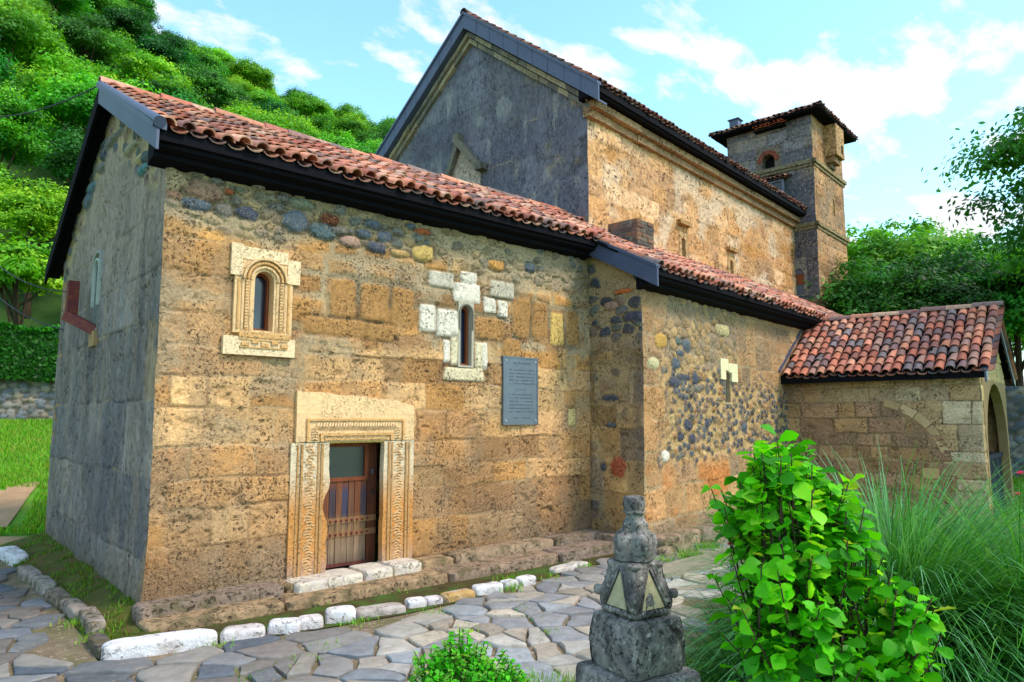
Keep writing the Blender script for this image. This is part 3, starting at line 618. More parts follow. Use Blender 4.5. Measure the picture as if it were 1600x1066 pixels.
# aisle slit
u, hw, zb, zs = sA
b = MB(); hw = max(hw, .05); arch_slab(b, fA, u-.11, u+.11, zb-.03, zs+.18, u, hw, zb, zs, -.07, .015, S(186, 160, 124))
a0 = fA.at(1122, 560); a1 = fA.at(1149, 587)
for s_ in (0, 1):
    uu = [a0[0], u-.004] if s_ == 0 else [u+.004, a1[0]]
    zz = [zs+.03, a0[1]] if s_ == 0 else [zs, a0[1]-.07]
    b.box((uu[0], -.02, zz[0]+hw), (uu[1], .05, zz[1]), S(230, 220, 180), fA)
    v0 = uu[0] if s_ == 0 else u+hw; v1 = u-hw if s_ == 0 else uu[1]; b.box((v0, -.02, zz[0]-.05), (v1, .05, zz[0]+hw-.002), S(230, 220, 180), fA)
b.box((u-.11, -.02, zb-.03), (u-hw, .03, zs-.03), S(176, 172, 164), fA)
b.build('window_surround', M['pale'], church)
b = MB(); arch_pane(b, fA, u, hw+.02, zb-.01, zs, -.06); b.build('window', M['glass'], church)
# nave slits with little hood stones
for (u, hw, zb, zs), hd in ((n1, (1055, 343, 1080, 352)), (n2, (1134, 386, 1150, 394))):
    b = MB(); g = MB(); hw = .1; arch_slab(b, fNs, u-.22, u+.22, zb-.06, zs+.24, u, hw, zb, zs, -.25, .02, S(196, 158, 110)); arch_pane(g, fNs, u, hw+.01, zb-.01, zs, -.2)
    a = fNs.at(*hd[:2]); b.box((u-.34, -.02, a[1]-.1), (u+.26, .14, a[1]), S(172, 132, 84), fNs)
    w = b.build('slit_surround', M['tuff2'], church); g.build('slit_window', M['black'], w)

# doorway ---------------------------------------------------------------
u0, u1, z0, z1 = DR[0]-DR[1], DR[0]+DR[1], .12, 1.6
def frame_profile(mb, segs, prof, c):
    """moulded architrave: prof = [(distance from opening, out)], mitred round left-top-right"""
    rows = []
    for d, o in prof: rows.append([fF.p(u0-d, z0-.02, o), fF.p(u0-d, z1+d, o), fF.p(u1+d, z1+d, o), fF.p(u1+d, z0-.02, o)])
    vs = sum(rows, []); mb.add(vs, [(i*4+k, i*4+k+1, (i+1)*4+k+1, (i+1)*4+k) for i in range(len(rows)-1) for k in range(3)], c)
b = MB()
b.box((u0-.39, -.05, 1.62), (u1+.42, .052, 1.62+.56), CR, fF); top = b
rr = np.random.RandomState(4)
def jag_jamb(mb, ua, ub, za, zb_, out, c, side):
    """jamb block whose inner edge is chipped"""
    n = 22; zz = np.linspace(za, zb_, n); e = []
    for z in zz:
        k = .0
        if side == 'L': k = .055*math.exp(-((z-.92)/.16)**2)+.02*max(0, math.sin(z*17))*(z < 1.0) - .03*math.exp(-((z-1.12)/.1)**2)
        else: k = .004*math.sin(z*9)
        e.append(k+rr.uniform(0, .006))
    vs = []
    for z, k in zip(zz, e):
        a, d = (ua, ub-k) if side == 'L' else (ua+k, ub)
        vs += [fF.p(a, z, -.05), fF.p(a, z, out), fF.p(d, z, out), fF.p(d, z, -.3)]
    cs = []      # iron staining of the lower half
    for z in zz: w_ = sst(1.35, .8, V(z))[0]; w2 = sst(.45, .1, V(z))[0]; q = S(216, 196, 166)*(1-w_)+S(204, 142, 80)*w_; q = q*(1-w2)+S(172, 140, 120)*w2; cs += [q]*4
    mb.add(vs, [(i*4+k, i*4+(k+1) % 4, (i+1)*4+(k+1) % 4, (i+1)*4+k) for i in range(n-1) for k in range(4)], np.array(cs))
    mb.add(vs[:4]+vs[-4:], [(0, 1, 2, 3), (4, 5, 6, 7)], c)
J = MB()
jag_jamb(J, u0-.44, u0+.03, .02, 1.615, .04, S(204, 164, 118), 'L'); jag_jamb(J, u1-.01, u1+.43, .05, 1.615, .04, S(206, 162, 112), 'R')
for s_, a in ((-1, u0), (1, u1)):
    for d, w_, o in ((.05, .03, .055), (.10, .02, .05), (.30, .025, .058), (.35, .02, .05)):
        x0, x1 = sorted((a+s_*d, a+s_*(d+w_))); J.box((x0, .0, .06), (x1, o, 1.6), S(186, 142, 92), fF)
    for k in range(46):   # worn scrollwork band
        z = .08+k*.033; x = a+s_*(.205+.022*math.sin(k*1.3))
        J.tube([fF.p(x-.045*s_, z+rr.uniform(-.01, .01), .036), fF.p(x+rr.uniform(-.01, .01), z+.02, .044+rr.uniform(-.004, .004)), fF.p(x+.045*s_, z+rr.uniform(-.01, .012), .036)], .012, 5, S(208, 168, 122))
J.build('door_jamb', M['carve'], church)
T = MB()
T.box((u0-.39, -.05, 1.622), (u1+.42, .048, 1.95), CR, fF)
seg = 24; vs = []
for i in range(seg+1):     # upper lintel with a worn, sagging top edge
    x = u0-.39+(u1-u0+.81)*i/seg; zt = 2.21-.10*(i/seg)-.008*math.sin(i*.9)-.05*max(0, (i-17)/7.)**1.5
    vs += [fF.p(x, 1.945, -.05), fF.p(x, 1.945, .05), fF.p(x, zt, .043), fF.p(x, zt+.005, -.05)]
T.add(vs, [(i*4+k, i*4+(k+1) % 4, (i+1)*4+(k+1) % 4, (i+1)*4+k) for i in range(seg) for k in range(4)]+[(0, 1, 2, 3), (seg*4, seg*4+1, seg*4+2, seg*4+3)], S(230, 192, 144))
def U_mould(d, w_, o, c):
    x0, x1, zt = u0-d, u1+d, 1.62+d
    T.box((x0-w_, 0, 1.63), (x0, o, zt+w_), c, fF); T.box((x1, 0, 1.63), (x1+w_, o, zt+w_), c, fF); T.box((x0, 0, zt), (x1, o, zt+w_), c, fF)
U_mould(.02, .02, .062, CR2); U_mould(.07, .03, .07, CR2); U_mould(.245, .025, .072, CR2)
for k in range(30): 
    x = u0-.14+(u1-u0+.28)*k/29; T.tube([fF.p(x-.02, 1.76, .045), fF.p(x, 1.80, .07), fF.p(x+.02, 1.84, .045)], .014, 5, CR)
for s_, a in ((-1, u0), (1, u1)):
    for k in range(5): T.tube([fF.p(a+s_*.13, 1.65+k*.03, .045), fF.p(a+s_*.17, 1.665+k*.03, .068), fF.p(a+s_*.21, 1.65+k*.03, .045)], .013, 5, CR)
T.box((u0, -.3, 1.602), (u1, .03, 1.64), S(210, 176, 90), fF)
T.build('lintel', M['carve'], church)
b = MB(); b.box((u0-.1, -.34, .02), (u1+.1, -.30, 1.75), S(40, 30, 24), fF); b.build('door_recess_shade', M['black'], church)  # near-black sheet puts the shade of the recess behind the door
D0, D1 = u0+.0, u1+.05
b = MB()
pl = 7
for k in range(pl):
    x0 = D0+.10+(D1-.13-D0-.10)*k/pl; x1 = D0+.10+(D1-.13-D0-.10)*(k+1)/pl-.006
    cu = [S(110, 66, 44), S(70, 58, 68), S(114, 72, 50), S(60, 58, 80), S(104, 70, 52)][k % 5]; rows = [(.12, S(104, 84, 72)), (.3, S(134, 112, 92)), (.55, S(128, 100, 72)), (.75, cu*.9), (1.0, cu), (1.13, S(112, 62, 38))]
    vs = []; cs = []; oo = -.235+.004*(k % 3)
    for z, cz in rows: vs += [fF.p(x0, z, -.27), fF.p(x0, z, oo), fF.p(x1, z, oo), fF.p(x1, z, -.27)]; cs += [cz]*4
    b.add(vs, [(i*4+q, i*4+(q+1) % 4, (i+1)*4+(q+1) % 4, (i+1)*4+q) for i in range(5) for q in range(4)], np.array(cs))
b.box((D1-.125, -.27, .12), (D1, -.225, 1.6), S(92, 48, 28), fF)
for z in (.5, .66): b.box((D0+.09, -.25, z-.035), (D1-.0, -.222, z+.035), S(134, 98, 66), fF)
b.box((D0+.0, -.27, .12), (D0+.10, -.225, 1.6), S(104, 60, 36), fF)
b.box((D0+.1, -.26, .12), (D1-.13, -.22, .16), S(96, 52, 46), fF)
dr = b.build('door', M['wood'], church)
b = MB()
for (a, c_, e, g) in ((D0+.10, D1-.125, 1.13, 1.175), (D0+.10, D1-.125, 1.545, 1.6), (D1-.175, D1-.125, 1.175, 1.545)): b.box((a, -.26, e), (c_, -.215, g), S(168, 92, 44), fF)
b.build('door_window_frame', M['frame'], dr)
b = MB(); b.box((D0+.1, -.255, 1.17), (D1-.17, -.245, 1.55), (0, 0, 0), fF); b.build('pane', M['glassg'], dr)
b = MB()
for z in (.5, .66):
    for k in range(9):
        x = D0+.13+k*.071; P = fF.p(x, z, -.222); b = MB(); b.tube([P, P+V(0, -.012, 0), P+V(0, -.02, 0)], [.017, .014, .003], 8); b.build('stud', M['rust'], dr)
b = MB(); P = fF.p(D1-.06, .98, -.222); b.tube([P+V(.03*math.cos(t), -.012, .03*math.sin(t)) for t in np.linspace(0, 2*math.pi, 14)], .006, 6, cap=False); b.build('handle', M['wire'], dr)
b = MB(); b.box((D1-.085, -.226, 1.2), (D1-.05, -.21, 1.26), (0, 0, 0), fF); b.build('latch', M['steel'], dr)

# rough stone builder -----------------------------------------------------
def rock(mb, c, ax, ay, az, l, w, h, seed, col, pn=4.5, amp=.08, n=9):
    """weathered block: centre c, half axes along ax, ay, az; rounded box with chipped, uneven faces"""
    g = np.linspace(-1, 1, n); A, B = np.meshgrid(g, g); one = np.ones_like(A)
    base = mb.n
    for (x, y, z, flip) in ((A, B, one, 0), (A, B, -one, 1), (A, one, B, 1), (A, -one, B, 0), (one, A, B, 0), (-one, A, B, 1)):
        P = np.stack([x, y, z], -1).reshape(-1, 3)
        r = (np.abs(P)**pn).sum(1)**(1/pn); Q = P/r[:, None]
        Q = Q*V(l, w, h)/2
        d = fbm(Q[:, 0]*5+seed*3.1, Q[:, 1]*5+seed, Q[:, 2]*5, o=3, s=seed)-.5; d2 = fbm(Q[:, 0]*19+seed, Q[:, 1]*19, Q[:, 2]*19, o=2, s=seed+3)-.5
        Q = Q*(1+(amp*2*d)[:, None])+Q/np.linalg.norm(Q, axis=1)[:, None]*(d2*amp*.25)[:, None]*min(w, h)
        Wd = V(*c)+Q[:, :1]*V(*ax)+Q[:, 1:2]*V(*ay)+Q[:, 2:]*V(*az)
        idx = np.arange(n*n).reshape(n, n); F = np.stack([idx[:-1, :-1], idx[:-1, 1:], idx[1:, 1:], idx[1:, :-1]], -1).reshape(-1, 4)
        if flip: F = F[:, ::-1]
        mb.add(Wd, F, V(*col)*(.85+.3*np.clip(d+.5, 0, 1))[:, None])
def rocks_row(mb, p, q, w, h, lo, hi, seed, pal, z=None, amp=.05, pn=7):
    rg = np.random.RandomState(seed); p = V(*p); q = V(*q); d = q-p; ln = np.linalg.norm(d); d /= ln; s = np.cross(Zv, d); x = 0
    while x < ln:
        l = min(rg.uniform(lo, hi), ln-x+.02)
        if l > .08: rock(mb, p+d*(x+l/2)+Zv*rg.normal(0, .008)+s*rg.normal(0, .01), d, s, Zv, l*.985, w*rg.uniform(.93, 1.07), h*rg.uniform(.93, 1.05), rg.randint(999), pal[rg.randint(len(pal))], pn=pn, amp=amp)
        x += l
PP = [S(150, 126, 108), S(158, 134, 110), S(140, 120, 108), S(162, 134, 104)]
b = MB()
rocks_row(b, (-.10, -.10, .0), (6.4, -.18, .05), .32, .27, 1.1, 2.6, 5, PP, amp=.03, pn=14)
rocks_row(b, (-.1, -.31, -.07), (6.3, -.60, -.02), .42, .19, 1.2, 2.8, 7, PP, amp=.03, pn=14)
rocks_row(b, (-.02, 0.0, -.05), (-.02, 5.6, -.05), .22, .2, .5, 1.2, 9, [S(96, 88, 70), S(84, 84, 66)], amp=.05)
q0 = fA.p(.1, 0.02, .1); q1 = fA.p(5.6, 0.02, .1); rocks_row(b, q0, q1, .3, .26, .5, 1.2, 11, PP, amp=.06)
rocks_row(b, (6.36, -.05, .0), (6.36, -1.2, .0), .3, .3, .4, .8, 13, PP, amp=.06)
b.build('plinth', M['rough'], church, 55)
b = MB()
TH = S(214, 202, 186)
for i, (a, c_) in enumerate(((u0-.46, u0+.36), (u0+.365, u0+.74), (u0+.745, u1+.38))):
    b = MB(); rock(b, fF.p((a+c_)/2, .055+i*.012, .13), X_, Y_, Zv, c_-a, .46, .17, 40+i, TH, pn=9, amp=.022); b.build('threshold_stone', M['white'], church, 50)

# roofs -------------------------------------------------------------------
SF = V(0, 2.95, 1.5); SFl = np.linalg.norm(SF); SF = SF/SFl
P0 = V(-.2, -.36, 4.76)
def rf(u):
    x = -.2+u
    if x < 6.4: return 0, SFl
    y = 1.94+(x-8.69)*math.tan(W6)+.03; return (y+.36)/2.95*SFl, SFl
b = MB(); tiles(b, P0, X_, SF, 46, rf, seed=1)
ridge_tiles(b, (-.22, 2.6, 6.30), (8.6, 2.6, 6.30), seed=5)
pt = [V(6.4, 2.6, 6.27)]
rt = b.build('front_roof', M['tile'], church, 40)
n = np.cross(X_, SF)
b = MB()
slab(b, [(-.18, -.32, 4.77), (6.42, -.32, 4.77), (6.42, 2.6, 6.255), (-.18, 2.6, 6.255)], n, .05)
slab(b, [(6.42, 1.7, 5.797), (8.75, 1.95, 5.924), (8.62, 2.6, 6.255), (6.42, 2.6, 6.255)], n, .05)
SN = V(0, -3.2, 1.77); nn = V(0, 1.77, 3.2)/np.hypot(1.77, 3.2)
slab(b, [(-.18, 2.6, 6.255), (8.4, 2.6, 6.255), (8.3, 6.05, 4.35), (-.18, 6.05, 4.35)], nn, .05)
b.build('roof_deck', M['metald'], church)
b = MB(); s2 = V(0, -3.45, 1.905); l2 = np.linalg.norm(s2); tiles(b, V(-.2, 6.08, 4.33), X_, s2/l2, 44, lambda u: (0, l2), seed=2, pitch=.19, expo=.34)
b.build('rear_roof', M['tiled'], church, 40)
# bargeboards of the west gable, eaves board and gutter
b = MB()
def rake(mb, f, pts, th, hgt, o0, o1, c):
    """board following pts [(u, z)] in the plane of frame f, hgt deep, between o0 and o1 outwards"""
    for (a, c_) in zip(pts[:-1], pts[1:]):
        v = [f.p(a[0], a[1]-hgt, o0), f.p(c_[0], c_[1]-hgt, o0), f.p(c_[0], c_[1], o0), f.p(a[0], a[1], o0)]
        w_ = [f.p(a[0], a[1]-hgt, o1), f.p(c_[0], c_[1]-hgt, o1), f.p(c_[0], c_[1], o1), f.p(a[0], a[1], o1)]
        mb.add(v+w_, [(0, 1, 2, 3), (4, 5, 6, 7), (0, 1, 5, 4), (2, 3, 7, 6), (0, 3, 7, 4), (1, 2, 6, 5)], c)
rake(b, fG, [(-.40, 4.76), (2.6, 6.285)], 0, .25, .19, .215, (1, 1, 1)); rake(b, fG, [(-.38, 4.80), (2.6, 6.315)], 0, .07, .12, .25, (1, 1, 1))
b.tube([fG.p(-.44, 4.775, .2), fG.p(-.30, 4.85, .2), fG.p(2.6, 6.31, .2)], [.06, .055, .04], 12)
b.build('bargeboard', M['metal'], church)
b = MB()
rake(b, fG, [(2.6, 6.285), (6.1, 4.36)], 0, .24, .18, .215, (1, 1, 1)); rake(b, fG, [(2.6, 6.20), (6.1, 4.27)], 0, .04, .0, .18, (1, 1, 1))
rake(b, fG, [(-.36, 4.66), (2.6, 6.17)], 0, .03, .0, .19, (1, 1, 1))
b.build('bargeboard', M['metald'], church)  # left half of the bargeboard coloured dark to read as soffit shade
b = MB(); soffit(b, Fr((0, 0, 0), X_, -Y_), -.18, 6.40, .345, 4.75, .11, 4.50)
b.build('eaves_board', M['metald'], church)

# aisle roof
SA = E2*3.1+Zv*1.70; SAl = np.linalg.norm(SA); SAu = SA/SAl
A0 = L(-2.63, -3.12, 4.14)
def ra(u):
    return 0, min(SAl+.02, (u+.12)/.1045)      # the verge runs askew to the tile columns
b = MB(); tiles(b, A0, E1, SAu, 70, ra, seed=7, pitch=.19)
b.build('aisle_roof', M['tile'], church, 40)
b = MB(); na = np.cross(E1, SAu); slab(b, [A0-V(0, 0, .0), A0+E1*13.3, A0+E1*13.3+SA, A0+SA], na, .05); b.build('roof_deck', M['metald'], church)
b = MB(); fAe = Fr((6.36, 0, 0), Y_, -X_)
rake(b, fAe, [(-1.50, 4.13), (-.1, 4.86)], 0, .30, .0, .03, (1, 1, 1)); rake(b, fAe, [(-1.50, 4.16), (-.1, 4.89)], 0, .05, -.04, .05, (1, 1, 1))
b.build('verge_flashing', M['metal'], church)
b = MB(); fE = Fr(L(-2.6, -2.77), E1, -E2)
soffit(b, fE, 0, 13.2, .345, 4.14, .11, 3.88)
b.build('eaves_board', M['metald'], church)

# nave roof
NR = 3.55; SNv = E2*4.0+Zv*3.15; SNl = np.linalg.norm(SNv)
b = MB(); tiles(b, L(-.32, -.45, 8.84), E1, SNv/SNl, 65, lambda u: (0, SNl), seed=9, pal=[c*.4 for c in TP], r=.07)
ridge_tiles(b, L(-.34, NR, 12.0), L(12.05, NR, 12.0), seed=8, pal=[c*.5 for c in TP])
b.build('nave_roof', M['tiled'], church, 40)
b = MB(); sB = -E2*4.0+Zv*3.15; tiles(b, L(-.32, NW+.45, 8.84), E1, sB/SNl, 65, lambda u: (0, SNl), seed=10, expo=.36, pal=[c*.62 for c in TP]); b.build('nave_rear_roof', M['tiled'], church, 40)
b = MB(); nA = np.cross(E1, SNv/SNl); nB = V(*nA); nB = nA-2*(nA@E2)*E2
slab(b, [L(-.28, -.42, 8.86), L(12.0, -.42, 8.86), L(12.0, NR, 11.99), L(-.28, NR, 11.99)], nA, .05)
slab(b, [L(-.28, NW+.42, 8.86), L(12.0, NW+.42, 8.86), L(12.0, NR, 11.99), L(-.28, NR, 11.99)], nB, .05); b.build('roof_deck', M['metald'], church)
b = MB()
for pts in ([(-.5, 8.80), (NR, 12.0)], [(NR, 12.0), (NW+.5, 8.80)]):
    rake(b, fNw, pts, 0, .40, .27, .31, (1, 1, 1)); rake(b, fNw, [(q[0], q[1]+.03) for q in pts], 0, .07, .2, .345, (1, 1, 1))
    rake(b, fNw, [(q[0], q[1]-.36) for q in pts], 0, .04, .0, .27, (1, 1, 1))
    a, c_ = pts
    for k in range(1, 9):   # vertical seams in the sheet metal
        x = a[0]+(c_[0]-a[0])*k/9; z = a[1]+(c_[1]-a[1])*k/9; b.box((x-.008, .31, z-.395), (x+.008, .318, z-.05), (1, 1, 1), fNw)
b.build('bargeboard', M['metal'], church)
b = MB()
CS = [S(156, 142, 122), S(138, 128, 114), S(160, 144, 118), S(116, 110, 104)]
rg = np.random.RandomState(12)
for sgn in (0, 1):    # raking stone cornice in separate blocks, two steps
    for st, (o, dz, th) in enumerate(((.17, .40, .13), (.10, .55, .13))):
        k = 13
        for i in range(k):
            a = (i+.01)/k; c_ = (i+.985)/k; pa = [(-.12+(NR+.12)*t, 9.10-.02+(11.99-9.10)*t-dz) for t in (a, c_)]
            if sgn: pa = [(NW-q[0], q[1]) for q in pa]
            rake(b, fNw, pa, 0, th, -.03, o+rg.normal(0, .006), CS[rg.randint(4)]*rg.uniform(.8, 1.1))
b.build('raking_cornice', M['dark'], church)
b = MB(); x = -.1
while x < NL:
    l = min(rg.uniform(.6, 1.2), NL-x)
    for (z0_, z1_, o) in ((8.27, 8.44, .12), (8.445, 8.6, .24)):
        b.box((x+.004, -.05, z0_), (x+l-.006, o+rg.normal(0, .006), z1_), S(176, 138, 104)*rg.uniform(.7, 1.05), fNs)
    x += l+.001
b.build('cornice', M['tuff2'], church)
b = MB(); soffit(b, fNs, -.28, 12.0, .44, 8.83, .16, 8.60)
b.build('eaves_board', M['metald'], church)
# blind gabled niche on the dark gable
b = MB(); g = MB()
pk = fNw.at(721, 222); lf = fNw.at(703, 278); rt_ = fNw.at(752, 262)
b.bar(fNw.p(pk[0]-.05, pk[1]+.02, .1), fNw.p(lf[0]+.1, lf[1]-.3, .1), .14, .16, S(110, 104, 96), up=tuple(fNw.n)); b.bar(fNw.p(pk[0]+.08, pk[1]+.06, .12), fNw.p(rt_[0]-.05, rt_[1]-.02, .12), .16, .18, S(122, 112, 100), up=tuple(fNw.n))
b.box((rt_[0]-.22, .0, rt_[1]-.12), (rt_[0]+.02, .22, rt_[1]+.04), S(104, 98, 92), fNw); b.box((pk[0]-.08, .0, pk[1]-.02), (pk[0]+.1, .2, pk[1]+.16), S(112, 106, 92), fNw)
g.add([fNw.p(pk[0], pk[1]-.08, .035), fNw.p(lf[0]+.05, lf[1]-.45, .035), fNw.p(rt_[0]-.0, lf[1]-.45, .035), fNw.p(rt_[0], rt_[1]-.1, .035), fNw.p(pk[0], pk[1]-.08, -.1), fNw.p(lf[0]+.05, lf[1]-.45, -.1), fNw.p(rt_[0], lf[1]-.45, -.1), fNw.p(rt_[0], rt_[1]-.1, -.1)], [(0, 1, 2, 3), (0, 1, 5, 4), (3, 2, 6, 7), (0, 3, 7, 4)], S(176, 156, 146))
nb = b.build('niche_hood', M['dark'], church); g.build('niche_panel', M['tuff2'], nb)

# brick chimney stub on the aisle roof
cb = hit(996, 392, A0, na); rel = cb-K0; cx, cy = rel@E1, rel@E2
b = MB(); rg = np.random.RandomState(3)
e_, s_ = E1, E2; cw, cd = .62, .66
for k in range(10):
    z = cb[2]-.18+k*.083
    for f0 in range(4):
        ln = cw if f0 % 2 == 0 else cd; x = 0; off = (k % 2)*.11
        while x < ln-.02:
            l = min(rg.uniform(.17, .27)-(off if x == 0 else 0), ln-x); l = max(l, .05)
            c = [S(112, 84, 72), S(96, 82, 78), S(126, 92, 74), S(86, 78, 78), S(106, 96, 86)][rg.randint(5)]*rg.uniform(.8, 1.1); o = rg.uniform(-.01, .012)
            a, c2 = x+.006, x+l-.006
            if f0 == 0: q = (cx+a, cy-o, cx+c2, cy+.1)
            elif f0 == 1: q = (cx-o, cy+a+.0, cx+.1, cy+c2)
            elif f0 == 2: q = (cx+a, cy+cd-.1, cx+c2, cy+cd+o)
            else: q = (cx+cw-.1, cy+a, cx+cw+o, cy+c2)
            if f0 % 2 and (x < .1): q = (q[0], q[1]+.1, q[2], q[3])
            v = [L(q[i], q[j], zz) for zz in (z, z+.07) for (i, j) in ((0, 1), (2, 1), (2, 3), (0, 3))]
            b.add(v, [(0, 1, 2, 3), (4, 5, 6, 7), (0, 1, 5, 4), (1, 2, 6, 5), (2, 3, 7, 6), (3, 0, 4, 7)], c); x += l
v = [L(cx+i*cw+(.012 if i == 0 else -.012), cy+j*cd+(.012 if j == 0 else -.012), z) for z in (cb[2]-.3, cb[2]+.64) for (i, j) in ((0, 0), (1, 0), (1, 1), (0, 1))]
b.add(v, [(0, 1, 2, 3), (4, 5, 6, 7), (0, 1, 5, 4), (1, 2, 6, 5), (2, 3, 7, 6), (3, 0, 4, 7)], S(120, 112, 100))
b.build('chimney', M['brick'], church)

# porch roof
PS = E1*1.8+Zv*1.30; PSl = np.linalg.norm(PS)
p0 = L(2.88, -2.80, 2.74)
b = MB(); tiles(b, p0, -E2, PS/PSl, 21, lambda u: (max(0, 0), PSl), seed=21, pitch=.172, expo=.245, r=.08, pal=TQ)
ridge_tiles(b, L(4.68, -1.9, 4.07), L(4.68, -6.42, 4.07), r=.1, L=.42, seed=6)
b.build('porch_roof', M['tile'], church, 40)
b = MB(); PB = -E1*1.8+Zv*1.3; tiles(b, L(6.48, -2.55, 2.74), -E2, PB/PSl, 22, lambda u: (0, PSl), seed=22, pitch=.172, expo=.3)
b.build('porch_rear_roof', M['tile'], church, 40)
b = MB(); npn = np.cross(PS, E2); npn = npn/np.linalg.norm(npn)*(1 if np.cross(PS, E2)[2] > 0 else -1); np2 = npn-2*(npn@E1)*E1
slab(b, [L(2.9, -2.5, 2.76), L(2.9, -6.33, 2.76), L(4.68, -6.33, 4.05), L(4.68, -2.5, 4.05)], npn, .05); slab(b, [L(6.46, -2.5, 2.76), L(6.46, -6.33, 2.76), L(4.68, -6.33, 4.05), L(4.68, -2.5, 4.05)], np2, .05)
b.build('roof_deck', M['metald'], church)
b = MB()
for pts in ([(-.34, 2.72), (1.48, 4.05)], [(1.48, 4.05), (3.3, 2.72)]): rake(b, fPs, pts, 0, .2, .13, .16, (1, 1, 1)); rake(b, fPs, [(q[0], q[1]+.04) for q in pts], 0, .05, .08, .19, (1, 1, 1))
b.build('bargeboard', M['metal'], church)
b = MB(); b.box((-.1, .27, 2.60), (3.6, .30, 2.75), (1, 1, 1), fPw); b.box((-.1, .0, 2.66), (3.6, .27, 2.69), (1, 1, 1), fPw); b.build('eaves_board', M['metald'], church)
b = MB(); q0 = hit(1228, 590, L(3.0, 0), E1); 
b.bar(L(2.80, -2.72, 2.86), L(4.6, -2.72, 4.16), .16, .05, (1, 1, 1), up=tuple(npn)); b.build('verge_flashing', M['metal'], church)
# blind arch, impost and pier edge of the porch
b = MB()
for k in range(6): arch_ring(b, fPw, 1.6, .92, 1.2+.006*(k % 2), 1.40-.008*(k % 3), -.02, .016+.004*(k % 2), [S(194, 164, 124), S(204, 174, 134), S(184, 152, 114)][k % 3], K=4, a0=k*13+.4, a1=k*13+12.6)
b.build('blind_arch', M['pale'], church)
b = MB(); a0 = fPw.at(1443, 731); a1 = fPw.at(1469, 748); b.box((a0[0], -.02, a1[1]), (a1[0], .09, a0[1]), S(196, 160, 112), fPw); b.box((a0[0]+.02, -.02, a1[1]-.07), (a1[0]-.03, .05, a1[1]), S(180, 146, 104), fPw); b.build('impost', M['pale'], church)
b = MB(); arch_slab(b, fPs, .14, 2.86, -.2, 2.60, 1.5, 1.22, -.2, 1.34, -.14, .02, S(150, 122, 88)); b.build('porch_arch', M['pale'], church)
b = MB()
for k in range(10): b.box((.29+k*.243, -.16, -.1), (.29+k*.243+.236, -.12+.006*(k % 2), 1.20), S(30, 32, 48), fPs)
b.box((.29, -.12, 1.12), (2.71, -.08, 1.20), S(34, 34, 50), fPs); b.box((.29, -.12, .1), (2.71, -.08, .18), S(34, 34, 50), fPs); b.build('porch_gate', M['wood'], church)
b = MB(); b.box((.1, -.75, -.1), (2.9, -.72, 3.2), S(40, 36, 34), fPs); b.build('porch_shade_sheet', M['black'], church)  # near-black sheet added so the porch opening reads as unlit

# tower trim ----------------------------------------------------------------
b = MB(); rg = np.random.RandomState(8)
for z in (10.42, 8.26, 5.66):
    b = MB()
    for (fr, ln) in ((fTw, TN), (fTs, TW)):
        for (o, za, zb_) in ((.10, z, z+.13), (.05, z-.1, z-.002)):
            b.box((-(o if fr is fTs else o)+.0, -.02 if fr is fTw else -.02, za), (ln+o, o, zb_), S(126, 116, 90) if fr is fTw else S(150, 130, 92), fr)
    b.build('string_course', M['tuff2'], tower)

E0, E3 = -.45, .45
ex0, ex1, ey0, ey1 = 11.8-.45, 11.8+TW+.45, -.75-.45, -.75+TN+.45
ez, ap = 12.17, 13.0; cx_, cy_ = (ex0+ex1)/2, (ey0+ey1)/2
b = MB()
for (c0, e, dep, wd) in ((L(ex0, ey1, ez), -E2, E1, ey1-ey0), (L(ex0, ey0, ez), E1, E2, ex1-ex0), (L(ex1, ey0, ez), E2, -E1, ey1-ey0), (L(ex1, ey1, ez), -E1, -E2, ex1-ex0)):
    half = (ex1-ex0)/2 if abs(dep@E1) > .5 else (ey1-ey0)/2
    s_ = dep*half+Zv*(ap-ez); sl = np.linalg.norm(s_)
    tiles(b, c0, e, s_/sl, int(wd/.19), lambda u, wd=wd, sl=sl: (0, sl*min(u, wd-u)/(wd/2)), seed=int(31+wd*7), r=.066, pal=[c*.34 for c in TP])
for (x, y) in ((ex0, ey0), (ex1, ey0), (ex0, ey1), (ex1, ey1)): ridge_tiles(b, L(x, y, ez+.05), L(cx_, cy_, ap+.03), r=.06, pal=[c*.34 for c in TP])
b.build('hipped_roof', M['tiled'], tower, 40)
b = MB(); q = [L(ex0+.03, ey0+.03, ez), L(ex1-.03, ey0+.03, ez), L(ex1-.03, ey1-.03, ez), L(ex0+.03, ey1-.03, ez), L(cx_, cy_, ap-.02)]
w_ = [p-V(0, 0, .07) for p in q[:4]]; b.add(q+w_, [(0, 1, 4), (1, 2, 4), (2, 3, 4), (3, 0, 4), (5, 6, 7, 8), (0, 1, 6, 5), (1, 2, 7, 6), (2, 3, 8, 7), (3, 0, 5, 8)], (1, 1, 1)); b.build('eaves_board', M['metald'], tower)
